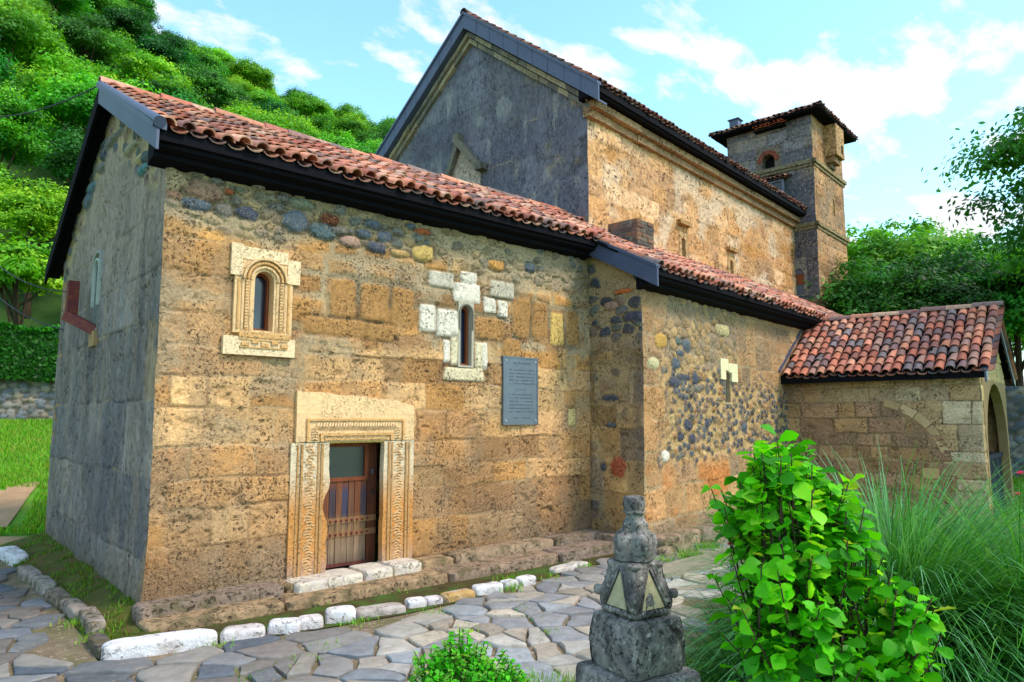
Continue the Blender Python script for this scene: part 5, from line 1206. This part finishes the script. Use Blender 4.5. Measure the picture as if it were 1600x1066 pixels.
# ================================================================== PLANTS
def quads(P, U, Vv, cols, extra=None):
    """rhombic leaves at P with half axes U (length) and Vv (width)"""
    n_ = len(P); v = np.empty((n_, 4, 3)); v[:, 0] = P-U; v[:, 1] = P+Vv*1.; v[:, 2] = P+U; v[:, 3] = P-Vv
    return v.reshape(-1, 3), np.arange(n_*4).reshape(-1, 4), np.repeat(cols, 4, 0)
def unit(a): return a/(np.linalg.norm(a, axis=-1, keepdims=True)+1e-9)
def rdir(rg, n_): return unit(rg.normal(size=(n_, 3)))
def crown(rg, cen, rad, nb, per, ls, pal, flat=.75, up=.5, blob=.34):
    """foliage: nb clumps spread through an ellipsoid, each a shell of small leaves"""
    cen = V(*cen); rad = V(*rad)
    d = rdir(rg, nb); rr = rg.uniform(.25, 1, nb)**.5; d[:, 2] = np.where(d[:, 2] < -.3, -d[:, 2]*.6, d[:, 2])
    C = cen+d*rad*rr[:, None]*.82; br = blob*rad.mean()*rg.uniform(.45, 1.45, nb)
    P = []; Cc = []; Nn = []
    for i in range(nb):
        k = int(per*(br[i]/(blob*rad.mean()))**2); q = rdir(rg, k); q[:, 2] = np.where(q[:, 2] < -.25, np.abs(q[:, 2])*.4, q[:, 2]); r_ = np.where(rg.rand(k) < .8, rg.uniform(.5, 1.08, k), rg.uniform(1., 1.45, k))
        P.append(C[i]+q*(br[i]*r_)[:, None]*V(1, 1, flat)); Nn.append(unit(q+V(0, 0, up)))
        c = pal[rg.randint(len(pal))]*rg.uniform(.85, 1.15); Cc.append(c*rg.uniform(.75, 1.25, k)[:, None])
    P = np.vstack(P); Nn = np.vstack(Nn); Cc = np.vstack(Cc); n_ = len(P)
    Nn = unit(Nn+.55*rdir(rg, n_)); t = unit(np.cross(Nn, rdir(rg, n_))); w = np.cross(Nn, t); s_ = ls*rg.uniform(.6, 1.3, n_)[:, None]
    return quads(P, t*s_, w*s_*.5, Cc), C
def tree_mesh(seed, h, rad, pal, nb=42, per=110, ls=.16, trunk=.2, low=.3, limbs=9, blob=.34):
    rg = np.random.RandomState(seed); ch = h*(1-low)
    (v, f, c), C = crown(rg, (0, 0, h*low+ch*.5), (rad, rad, ch*.52), nb, per, ls, pal, blob=blob)
    b = MB(); lean = rg.normal(0, .25, 2)
    pts = [V(lean[0]*t**2*1.5+.1*math.sin(t*5), lean[1]*t**2*1.5, h*.8*t-.3*(1-t)) for t in np.linspace(0, 1, 7)]
    b.tube(pts, [trunk*(1.25-.95*t) for t in np.linspace(0, 1, 7)], 8)
    for i in range(limbs):
        e = C[rg.randint(len(C))]; s_ = pts[2+rg.randint(4)]; m = (s_+e)/2+V(0, 0, .12*h*rg.rand())-V(0, 0, .04*h)
        b.tube([s_, m, e], [trunk*.45, trunk*.28, trunk*.07], 5)
    return (v, f, c), b
LG_ = [S(96, 168, 30), S(76, 150, 26), S(116, 182, 36), S(66, 132, 30)]
DG_ = [S(54, 132, 42), S(46, 114, 36), S(70, 148, 46), S(40, 98, 36)]
YG_ = [S(130, 188, 36), S(112, 176, 32), S(148, 196, 48), S(96, 160, 30)]
def make_tree(name, seed, label, **k):
    (v, f, c), b = tree_mesh(seed, **k)
    t = thing(name, label, 'tree'); mesh_obj('crown', v, f, M['leaf'], t, c); b.build('trunk', M['bark'], t, True); return t
def dup(root, loc, rz, sc, label):
    r = root.copy(); COL.objects.link(r); r.location = tuple(map(float, loc)); r.rotation_euler = (0, 0, rz); r.scale = (sc, sc, sc); r['label'] = label
    for ch in root.children:
        c = ch.copy(); COL.objects.link(c); c.parent = r
    return r
kinds = [make_tree('broadleaf_tree', 300+i, 'x', **k) for i, k in enumerate([
    dict(h=10, rad=4.0, pal=LG_, nb=100, per=190, ls=.13, blob=.24), dict(h=9, rad=3.6, pal=YG_, nb=90, per=190, ls=.125, blob=.24), dict(h=11, rad=4.0, pal=DG_, nb=105, per=190, ls=.13, blob=.24),
    dict(h=8.5, rad=4.2, pal=LG_+YG_, nb=100, per=200, ls=.12, low=.22, blob=.23), dict(h=11.5, rad=3.2, pal=DG_+LG_, nb=90, per=180, ls=.13, low=.25, blob=.26)])]
kl = ['mid green', 'yellow green', 'dark green', 'broad light green', 'tall narrow dark']
rg = np.random.RandomState(5); placed = []; first = [True]*5
cand = []
for _ in range(9000):
    px = rg.uniform(-150, 690); d = 33+rg.rand()**.75*92
    p = polar(px, d); 
    sp = 3.7+d*.020
    if all(np.hypot(p[0]-q[0], p[1]-q[1]) > sp for q in placed): placed.append((p[0], p[1], d, px))
GH = 'trees on the hillside behind the church'
def band(px, d): 
    s = 'above the dark gable corner' if px < 110 else 'above the front roof ridge' if px < 330 else 'left of the tall nave gable' if px < 520 else 'beside the nave gable edge'
    return s, ('low on the slope' if d < 55 else 'halfway up the slope' if d < 88 else 'high on the ridge')
placed.sort(key=lambda q: q[2])
for n_i, (x, y, d, px) in enumerate(placed):
    k = rg.choice(5, p=[.26, .24, .2, .2, .1]); z = float(terrain(V(x), V(y))[0])-.3; s_ = rg.uniform(.78, 1.12)*(1 if d > 45 else .8)
    a, bnd = band(px, d); lab = f'{kl[k]} tree {bnd}, {a}'
    if first[k]: r_ = kinds[k]; r_.location = (x, y, z); r_.rotation_euler = (0, 0, rg.uniform(0, 6)); r_.scale = (s_,)*3; first[k] = False; r_['label'] = lab
    else: r_ = dup(kinds[k], (x, y, z), rg.uniform(0, 6.28), s_, lab)
    r_['group'] = GH
print('hill trees', len(placed))
# trees right of the tower
rt_t = [(1350, 34, 0, .90, 'bright mid green tree just right of the tower'), (1425, 31, 0, .84, 'dark green tree right of the tower, behind the porch roof'), (1500, 36, 3, .98, 'broad light green tree behind the porch ridge'), (1570, 30, 2, .66, 'dark green tree behind the right end of the porch'),
        (1390, 45, 2, .92, 'dark tree standing behind the first ones right of the tower'), (1470, 46, 0, .98, 'mid green tree standing behind the porch trees'), (1640, 34, 2, .72, 'dark tree at the right edge of the picture'), (1300, 40, 2, .85, 'dark tree partly hidden by the tower'), (1530, 26, 2, .62, 'small dark tree low behind the porch gable'), (1400, 27, 2, .62, 'small dark tree low behind the porch ridge'), (1600, 25, 4, .6, 'small narrow dark tree behind the stone wall'), (1465, 25, 2, .6, 'small dark bushy tree behind the middle of the porch roof'), (1345, 26, 2, .62, 'small dark tree beside the tower foot'), (1585, 32, 3, .55, 'low spreading tree seen past the porch gable')]
for px, d, k, s_, lab in rt_t:
    p = polar(px, d); r_ = dup(kinds[k], (p[0], p[1], float(terrain(V(p[0]), V(p[1]))[0])-.2), rg.uniform(0, 6), s_, lab); r_['group'] = 'trees behind the porch'
# big overhanging tree at the right edge
bt = make_tree('overhanging_tree', 333, 'large tree at the right edge whose leafy branches overhang into the sky', h=14, rad=4.8, pal=[S(74, 150, 46), S(92, 168, 54), S(56, 124, 40)], nb=150, per=260, ls=.085, trunk=.3, low=.2, limbs=26, blob=.17)
p = polar(1905, 21); bt.location = (p[0], p[1], -1.3); bt.rotation_euler = (0, 0, 1.)
# small tree on the left lawn
st = make_tree('small_tree', 340, 'small round tree with a thin dark trunk on the lawn left of the dark gable', h=4.6, rad=2.0, pal=LG_+YG_, nb=40, per=150, ls=.11, trunk=.13, low=.3, limbs=10)
p = polar(12, 32); st.location = (p[0], p[1], float(terrain(V(p[0]), V(p[1]))[0])-.1); st.scale = (1.15,)*3

# stone garden walls, hedge
def cob_wall(name, pxs, d, h_, label, th=.5, seed=3):
    P = [polar(px, d) for px in pxs]; a, c_ = P[0], P[-1]; e = unit((c_-a)[None])[0]; n_ = np.cross(e, Zv)
    if n_@(CAM-a) < 0: n_ = -n_
    n_[2] = 0; ln = np.linalg.norm(c_-a); zb = min(float(terrain(V(q[0]), V(q[1]))[0]) for q in P)-.3
    t = thing(name, label, 'wall', (a+c_)/2+V(0, 0, zb)); fr = Fr(V(a[0], a[1], 0), e, n_)
    def fn(U, Z):
        h1, c1, s1 = rubble(U, Z, .17, seed, 1.0, mort=S(92, 88, 80), pal=[S(108, 114, 124), S(130, 126, 124), S(92, 100, 114), S(146, 134, 120), S(120, 112, 112)], dome=.06, lo=.04); return h1, c1
    wall('stone_face', fr, 0, ln, zb, zb+h_, .05, fn, M['cobble'], t)
    b = MB(); b.box((0, -th, zb), (ln, -.01, zb+h_), S(100, 98, 92), fr); b.build('wall_core', M['cobble'], t)
    return fr, ln, zb+h_
fr, ln, zt = cob_wall('garden_wall', (-190, 150), 27, 2.0, 'low wall of blue grey river cobbles under the hedge, left of the church')
hd = thing('hedge', 'clipped dark green hedge on top of the cobble wall, left of the church', 'hedge', fr.p(ln/2, zt))
rg = np.random.RandomState(9); n_ = 26000
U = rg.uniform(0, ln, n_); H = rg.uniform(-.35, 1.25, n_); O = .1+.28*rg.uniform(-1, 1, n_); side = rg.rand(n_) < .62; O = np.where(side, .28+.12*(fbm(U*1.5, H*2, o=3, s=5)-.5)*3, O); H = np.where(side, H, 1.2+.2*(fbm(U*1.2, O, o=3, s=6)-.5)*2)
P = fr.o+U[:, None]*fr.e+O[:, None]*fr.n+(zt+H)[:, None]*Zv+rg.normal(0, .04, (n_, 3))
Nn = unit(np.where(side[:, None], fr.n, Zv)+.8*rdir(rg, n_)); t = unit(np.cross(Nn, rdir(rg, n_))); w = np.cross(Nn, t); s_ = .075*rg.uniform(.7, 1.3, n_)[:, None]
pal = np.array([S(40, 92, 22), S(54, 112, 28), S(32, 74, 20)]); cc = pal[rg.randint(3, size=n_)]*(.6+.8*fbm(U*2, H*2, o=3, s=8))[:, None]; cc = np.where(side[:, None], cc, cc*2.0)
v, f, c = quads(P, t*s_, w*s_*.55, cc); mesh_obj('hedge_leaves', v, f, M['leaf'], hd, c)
b = MB(); b.box((0, -.25, zt-.1), (ln, .2, zt+1.12), S(26, 44, 16), fr); b.build('hedge_core', M['bark'], hd)
fr2, ln2, zt2 = cob_wall('garden_wall', (1480, 1760), 21.5, 2.6, 'cobble retaining wall seen past the right end of the porch', seed=13)

# blades of grass ------------------------------------------------------------
def blades(P, h_, w_, pal, rg, lean=.35, seg=2, cols=None):
    n_ = len(P); d = rdir(rg, n_); d[:, 2] = 0; d = unit(d); s = np.stack([-d[:, 1], d[:, 0], 0*d[:, 0]], -1)
    h_ = h_*rg.uniform(.5, 1.3, n_)[:, None]; w_ = w_*rg.uniform(.7, 1.3, n_)[:, None]; le = lean*rg.uniform(.2, 1.4, n_)[:, None]
    lay = []
    for i in range(seg+1):
        t = i/seg; c = P+Zv*h_*t*(1-.25*t*le)+d*h_*le*t*t; ww = w_*(1-t*.9)/2; lay += [c-s*ww, c+s*ww]
    v = np.stack(lay, 1).reshape(-1, 3); k = 2*(seg+1); base = np.arange(n_)[:, None]*k
    F = np.concatenate([base+np.array([2*i, 2*i+1, 2*i+3, 2*i+2]) for i in range(seg)])
    pal = np.array(pal); cc = (pal[rg.randint(len(pal), size=n_)] if cols is None else cols)*rg.uniform(.7, 1.3, n_)[:, None]
    return v, F, np.repeat(cc, k, 0)
rg = np.random.RandomState(21)
GP = [S(150, 160, 60), S(96, 168, 26), S(120, 186, 34), S(80, 146, 24), S(140, 184, 50)]
def scatter(n_, fn):
    out = []
    while len(out) < n_:
        p = fn()
        if p is not None: out.append(p)
    return np.array(out)
def f_lawn():
    d = 12.5+rg.rand()**1.2*14; px = rg.uniform(-60, 110); p = polar(px, d)
    if p[1] < 5.4 and p[0] > -6.6 and p[0] > -.6: return None
    return (p[0], p[1], 0)
P = scatter(26000, f_lawn); P[:, 2] = terrain(P[:, 0], P[:, 1])-.02
dirt = fbm(P[:, 0]*.6, P[:, 1]*.6, o=3, s=77)
rp_ = (P-CAM); dep = rp_@_f; ppx = 800+FPX*(rp_@_r)/dep; ppy = 533-FPX*(rp_@_u)/dep
keep = ~((ppy > 760+dirt*10) & (ppy < 829) & (ppx < 52+dirt*24-(ppy-760)*.55)) & ~((ppy > 834))
v, f, c = blades(P[keep], .10, .028, GP, rg); tag(mesh_obj('lawn_grass', v, f, M['blade'], None, c), 'bright green lawn grass left of the dark gable', 'grass', kind='stuff')
gpl = gp
def f_gard():
    x, y = rg.uniform(.2, 13), rg.uniform(-7.5, -1.8)
    if not inpoly(x, y, gpl) or math.hypot(x-mp[0], y-mp[1]) < .4: return None
    return (x, y, -.075)
P = scatter(30000, f_gard); dn = fbm(P[:, 0]*1.1, P[:, 1]*1.1, o=3, s=71); P = P[(dn > .44)]
v, f, c = blades(P, .075, .009, GP, rg, lean=.6); tag(mesh_obj('garden_grass', v, f, M['blade'], None, c), 'short grass and ground cover between the plants, right of the path', 'grass', kind='stuff')
# grass around monument and bottom edge
def f_mon():
    px, py = rg.uniform(740, 1150), rg.uniform(1030, 1200); p = gz(px, py, -.07)
    if math.hypot(p[0]-mp[0], p[1]-mp[1]) < .33: return None
    if px < 1000 and py < 1062: return None
    return p
P = scatter(7000, f_mon); v, f, c = blades(P, .10, .009, GP, rg, lean=.6); tag(mesh_obj('tuft_grass', v, f, M['blade'], None, c), 'bright grass at the foot of the monument, bottom edge', 'grass', kind='stuff')
# weeds in the joints, by the kerb and plinth
W = []
spots = [(555, 975, 60, .05), (680, 958, 50, .05), (795, 920, 160, .09), (800, 905, 80, .07), (860, 905, 60, .05), (905, 885, 90, .07), (520, 1010, 40, .04), (735, 985, 50, .04), (905, 850, 160, .12), (960, 860, 160, .12), (1080, 872, 220, .12), (1105, 858, 200, .12), (1040, 880, 120, .1), (620, 925, 30, .04), (340, 950, 40, .05), (500, 940, 40, .06), (190, 965, 120, .07), (150, 1000, 60, .06), (340, 1008, 40, .05), (820, 955, 40, .04), (860, 990, 40, .04), (470, 1035, 40, .04), (380, 1060, 30, .04), (118, 975, 100, .06), (70, 880, 160, .07), (40, 878, 200, .07), (100, 920, 100, .05), (840, 970, 30, .03)]
for px, py, n_, h_ in spots:
    p = gz(px, py, -.06); q = p+np.c_[rg.normal(0, .09, (n_, 2)), np.zeros(n_)]; W.append(blades(q, h_, .012, GP, rg, lean=.8))
# strips of moss tufts on the verge
n_ = 5200; yy = rg.uniform(-.5, 5.6, n_); xk = np.interp(yy, ky, kx); tt = rg.rand(n_); q = np.c_[xk*(1-tt)+.0*tt, yy, -.07+.16*tt**.7*np.where(yy > 0, 1, .3)]; dn = fbm(q[:, 0]*3, q[:, 1]*3, o=3, s=9); q = q[dn > .46]
W.append(blades(q, .055, .011, [S(90, 140, 26), S(110, 150, 34), S(120, 110, 44), S(70, 110, 24)], rg, lean=.8))
o_ = 0; VV = []; FF = []; CC = []
for v, f, c in W: VV.append(v); FF.append(f+o_); CC.append(c); o_ += len(v)
tag(mesh_obj('joint_weeds', np.vstack(VV), np.vstack(FF), M['blade'], None, np.vstack(CC)), 'small green weeds and moss tufts in the paving joints and at the wall foot', 'weeds', kind='stuff')

# ornamental fountain grass ------------------------------------------------------
def fountain(cen, n_, R0, Lb, pal, label, seed, wd=.006):
    rg = np.random.RandomState(seed); t = thing('ornamental_grass', label, 'grass clump', cen, 'clumps of tall arching grass')
    a = rg.uniform(0, 2*math.pi, n_); r0 = R0*rg.rand(n_)**.5; base = V(*cen)+np.c_[r0*np.cos(a), r0*np.sin(a), 0*a]
    a2 = a+rg.normal(0, .5, n_); d = np.c_[np.cos(a2), np.sin(a2), 0*a]; s = np.c_[-np.sin(a2), np.cos(a2), 0*a]
    Ls = Lb*rg.uniform(.55, 1.15, n_); th0 = R(88)-rg.uniform(0, .75, n_)*(.4+r0/R0*.8); cur = rg.uniform(1., 2.5, n_); sg = 8
    p = base.copy(); lay = []; ang = th0.copy()
    for i in range(sg+1):
        tt = i/sg; ww = (wd*(1-.85*tt**2))*np.ones(n_); lay += [p-s*ww[:, None], p+s*ww[:, None]]
        p = p+(d*np.cos(ang)[:, None]+Zv*np.sin(ang)[:, None])*(Ls/sg)[:, None]; ang = ang-cur/sg*(.4+1.2*tt)
        p[:, 2] = np.maximum(p[:, 2], -.05)
    v = np.stack(lay, 1).reshape(-1, 3); k = 2*(sg+1); b0 = np.arange(n_)[:, None]*k
    F = np.concatenate([b0+np.array([2*i, 2*i+1, 2*i+3, 2*i+2]) for i in range(sg)])
    pl = np.array(pal); cc = pl[rg.randint(len(pl), size=n_)]*rg.uniform(.7, 1.3, n_)[:, None]
    tag(mesh_obj('blades', v, F, M['blade'], t, np.repeat(cc, k, 0)), kind='stuff'); return t
OG = [S(90, 160, 90), S(70, 138, 66), S(92, 158, 96), S(54, 120, 44), S(120, 178, 128), S(80, 150, 50)]
OB = [S(60, 140, 30), S(84, 164, 40), S(48, 118, 28), S(110, 176, 70)]
p1 = polar(1385, 5.7, -.08); fountain(p1, 7000, .30, 1.8, OG, 'large arching blue green ornamental grass clump behind the leafy shrub', 401)
p2 = polar(1605, 5.9, -.08); fountain(p2, 5600, .30, 1.65, OB, 'bright green arching grass clump at the right edge of the picture', 402)
p3 = polar(1330, 7.4, -.08); fountain(p3, 3600, .25, 1.25, OB, 'green feathery grass clump behind the blue green one, before the porch wall', 403)
p4 = polar(1165, 5.2, -.08); fountain(p4, 900, .16, .8, OG, 'low thin grass clump at the path edge left of the leafy shrub', 404)
# strap-leaved iris by the path
ir = thing('iris_plant', 'upright dark green iris leaves at the path edge right of the monument', 'plant', polar(1116, 5.1, -.08))
rg = np.random.RandomState(31); n_ = 46; q = V(*ir.location)+np.c_[rg.normal(0, .085, (n_, 2)), np.zeros(n_)]
v, f, c = blades(q, .34, .024, [S(50, 120, 44), S(70, 140, 50), S(40, 100, 40)], rg, lean=.35, seg=5); mesh_obj('leaves', v, f, M['leafn'], ir, c)

# broad-leaved bright shrub ---------------------------------------------------------
def bleaf(P, axis, nrm, size, rg, lob=False):
    """a broad leaf with a fold along the midrib, returns verts and faces"""
    ax = axis/np.linalg.norm(axis); nr = nrm-ax*(nrm@ax); nr /= np.linalg.norm(nr); sd = np.cross(ax, nr)
    prof = [(0, .015), (.14, .10), (.30, .23), (.46, .33), (.62, .38), (.76, .35), (.88, .23), (.96, .10), (1.02, .0)]
    if lob: prof = [(0, .03), (.15, .34), (.28, .40), (.4, .34), (.55, .50), (.66, .44), (.8, .2), (1, .0)]
    fold = rg.uniform(.05, .55); droop = rg.uniform(-.1, .9); vs = []; wv = rg.uniform(-.09, .09)
    for i, (t, w_) in enumerate(prof):
        m = P+ax*size*t-nr*size*droop*t*t*.5
        e = nr*size*w_*fold+nr*size*wv*(i % 2)
        vs += [m-sd*size*w_+e, m, m+sd*size*w_+e]
    fs = []
    for i in range(len(prof)-1): fs += [(i*3, i*3+1, i*3+4, i*3+3), (i*3+1, i*3+2, i*3+5, i*3+4)]
    return np.array(vs), fs
def shrub(name, cen, label, blobs, nst, leaf, pal, seed, lob=False, perm=None, cat='shrub'):
    rg = np.random.RandomState(seed); t = thing(name, label, cat, cen); cen = V(*cen); st = MB(); lf = MB()
    for (bx, by, bz, br, n_) in blobs:
        c = cen+fR*bx+fwd*by+Zv*bz
        for _ in range(int(n_*.95)):
            d = rdir(rg, 1)[0]; d[2] = abs(d[2])*1.2 if rg.rand() < .85 else d[2]; tip = c+d*br*rg.uniform(.35, 1.25)*V(1, 1, 1.05)
            root = cen+V(rg.normal(0, .06), rg.normal(0, .06), 0); mid = (root*.35+c*.65)+V(rg.normal(0, .04), rg.normal(0, .04), 0)
            if rg.rand() < .5: st.tube([root, mid, tip], [.009, .006, .0025], 5, S(70, 66, 36))
            else: st.tube([mid, tip], [.005, .0025], 5, S(84, 92, 40))
            dirn = unit((tip-mid)[None])[0]; k = nst
            tone = pal[rg.randint(len(pal))]; hi = sst(-.3, 1.0, V(d[2]))[0]
            for i in range(k):
                a = i*2.4+rg.rand(); q = tip-dirn*i*leaf*.28; s1 = unit(np.cross(dirn, V(.3, .2, 1))[None])[0]; s2 = np.cross(dirn, s1)
                ax = unit((dirn*rg.uniform(.1, .8)+(s1*math.cos(a)+s2*math.sin(a))+V(0, 0, rg.uniform(-.5, .45)))[None])[0]; nr = unit((V(0, 0, .8)+.45*d+.75*rdir(rg, 1)[0])[None])[0]
                if abs(ax@nr) > .95: continue
                v, f = bleaf(q, ax, nr, leaf*rg.uniform(.35, 1.3)*(.75+.25*min(1, i/2)), rg, lob)
                lf.add(v, f, (tone if rg.rand() < .975 else S(170, 200, 60))*rg.uniform(.65, 1.3))
    lo_ = lf.build('leaves', M['leafn'], t, True); tag(st.build('stems', M['bark'], t, True)); return t
fR = V(math.sin(YAW), -math.cos(YAW), 0)
SG = [S(92, 196, 18), S(114, 212, 24), S(76, 176, 18), S(146, 222, 44), S(60, 152, 20)]
d_ = 3.2; sc_ = d_/1087
def bl(px, py, rpx, n_, dy=0.): return ((px-1262)*sc_, dy, (1.9+(653-py)*sc_)+.08, rpx*sc_, n_)
shrub('leafy_shrub', polar(1262, d_, -.08), 'bright yellow green broad-leaved shrub in the right foreground beside the monument',
      [bl(1205, 733, 40, 26), bl(1262, 758, 56, 34, .1), bl(1180, 800, 52, 26, .05), bl(1300, 800, 50, 26, .1), bl(1240, 840, 70, 34), bl(1312, 850, 40, 16), bl(1190, 905, 70, 36, -.05), bl(1285, 915, 60, 26, .1), bl(1372, 925, 46, 24, -.1), bl(1345, 985, 62, 32, -.1), bl(1176, 950, 40, 14, -.1), bl(1240, 985, 75, 38, -.1), bl(1190, 1035, 46, 16, -.05), bl(1320, 1040, 85, 36), bl(1250, 1090, 120, 44)],
      9, .084, SG, 501)
d_ = 4.0; sc_ = d_/1087
def bm(px, py, rpx, n_, dy=0.): return ((px-715)*sc_, dy, (1.9+(653-py)*sc_)+.08, rpx*sc_, n_)
shrub('feathery_shrub', polar(715, d_, -.08), 'small bright green feathery bush at the bottom edge left of the monument', [bm(706, 1026, 28, 90), bm(735, 1046, 40, 140), bm(688, 1056, 44, 120), bm(772, 1058, 40, 120), bm(715, 1085, 72, 170, .05), bm(805, 1070, 32, 80)], 8, .032, [S(84, 200, 30), S(104, 216, 44), S(66, 176, 26), S(150, 210, 90)], 502, lob=True)
# flowers ---------------------------------------------------------------------------
def flower(cen, size, mat, label, grp, seed, stem=.3):
    rg = np.random.RandomState(seed); t = thing('flower', label, 'flower', V(*cen)-Zv*stem, grp); b = MB(); c = V(*cen)
    for k in range(11):
        a = k*2.4; el = .2+.12*k; d = V(math.cos(a)*math.cos(el), math.sin(a)*math.cos(el), math.sin(el)); v, f = bleaf(c, d, V(0, 0, 1)+.3*V(*rdir(rg, 1)[0]), size*(1-.03*k), rg); b.add(v, f)
    b.build('petals', M[mat], t)
    b = MB(); b.tube([c-Zv*stem+V(.03, 0, 0), c-Zv*stem*.5, c], [.004, .003, .003], 5, S(60, 110, 30)); b.build('stem', M['blade'], t); return t
for i, (px, py, w_) in enumerate(((1137, 823, 'upper left'), (1145, 820, 'top'), (1174, 832, 'rightmost'), (1134, 838, 'lowest left'), (1158, 852, 'small middle'), (1169, 858, 'lowest right'))):
    p = polar(px, 5.4); flower((p[0], p[1], 1.9-(py-653)/1087*5.4), .028 if i else .034, 'petr', f'{w_} red flower left of the leafy shrub', 'red flowers beside the shrub', 600+i, .45)
for i, (px, py, w_) in enumerate(((1588, 723, 'upper'), (1581, 749, 'middle'), (1591, 789, 'lower'))):
    p = polar(px, 10.5); flower((p[0], p[1], 1.9-(py-653)/1087*10.5), .055, 'petp', f'{w_} pink flower past the porch corner', 'pink flowers by the porch', 620+i, .5)
for i, (px, py, w_) in enumerate(((1476, 792, 'left'), (1490, 803, 'middle'), (1498, 812, 'right'))):
    p = polar(px, 7.4); flower((p[0], p[1], 1.9-(py-653)/1087*7.4), .03, 'petv', f'{w_} violet flower in front of the porch wall', 'violet flowers by the porch wall', 640+i, .5)
# grass and plants beyond the porch on the right
rg = np.random.RandomState(41)
def f_r():
    d = rg.uniform(9, 22); px = rg.uniform(1530, 1680); p = polar(px, d); return (p[0], p[1], 0)
P = scatter(9000, f_r); P[:, 2] = np.where(np.hypot(P[:, 0]-3, P[:, 1]+1.5) < 9.5, -.1, terrain(P[:, 0], P[:, 1]))-.02
v, f, c = blades(P, .16, .02, GP, rg, lean=.6); tag(mesh_obj('meadow_grass', v, f, M['blade'], None, c), 'green grass beyond the right end of the porch', 'grass', kind='stuff')

# ================================================================== LIGHT, SKY, CAMERA
sun_az, sun_el = R(-62), R(50)         # bearing of the sun from +X, and its height
sd = V(math.cos(sun_az)*math.cos(sun_el), math.sin(sun_az)*math.cos(sun_el), math.sin(sun_el))
import mathutils
lt = bpy.data.lights.new('sun', 'SUN'); lt.energy = 2.6; lt.angle = R(12); lt.color = (1, .83, .67)
lo = bpy.data.objects.new('sun', lt); COL.objects.link(lo); lo.rotation_euler = mathutils.Vector(sd).to_track_quat('Z', 'Y').to_euler(); lo.location = (0, -10, 20)
wd = bpy.data.worlds.new('World'); bpy.context.scene.world = wd; wd.use_nodes = True; t = wd.node_tree; t.nodes.clear()
sky = N(t, 'TexSky', sky_type='NISHITA'); sky.sun_disc = False; sky.sun_elevation = sun_el; sky.sun_rotation = math.pi/2-sun_az
sky.air_density = 1.0; sky.dust_density = .6; sky.ozone_density = 1.2
tc = N(t, 'TexCoord').outputs['Generated']; sp = N(t, 'SeparateXYZ'); t.links.new(tc, sp.inputs[0])
den = math_(t, 'ADD', math_(t, 'MAXIMUM', sp.outputs[2], 0.0), .22)
cb_ = N(t, 'CombineXYZ'); t.links.new(math_(t, 'DIVIDE', sp.outputs[0], den), cb_.inputs[0]); t.links.new(math_(t, 'DIVIDE', sp.outputs[1], den), cb_.inputs[1])
mp_ = N(t, 'Mapping'); mp_.inputs['Location'].default_value = (2.3, .7, 0); mp_.inputs['Rotation'].default_value = (0, 0, R(30)); mp_.inputs['Scale'].default_value = (2.7, 4.2, 1); t.links.new(cb_.outputs[0], mp_.inputs[0])
n1_ = noise(t, mp_.outputs[0], 1.2, 8, .58, .15)
cm = mrange(t, n1_, .49, .575, 0, .95)
tint = mixn(t, 1., sky.outputs[0], (2.6, 3.4, 2.95), 'MULTIPLY')
cl_ = mixn(t, cm, tint, (8.0, 7.9, 8.3))
bg = N(t, 'Background'); bg.inputs[1].default_value = .11; t.links.new(cl_, bg.inputs[0])
ow = N(t, 'OutputWorld'); t.links.new(bg.outputs[0], ow.inputs[0])
cd = bpy.data.cameras.new('camera'); cd.sensor_width = 36; cd.lens = FPX/1600*36; cd.clip_start = .05; cd.clip_end = 3000
co = bpy.data.objects.new('camera', cd); COL.objects.link(co); co.location = tuple(CAM)
co.rotation_euler = (math.pi/2+PITCH, 0, YAW-math.pi/2)
sc = bpy.context.scene; sc.camera = co
sc.view_settings.view_transform = 'Standard'; sc.view_settings.look = 'None'; sc.view_settings.gamma = 1; sc.view_settings.exposure = .36
sc.cycles.max_bounces = 6; sc.cycles.transparent_max_bounces = 4
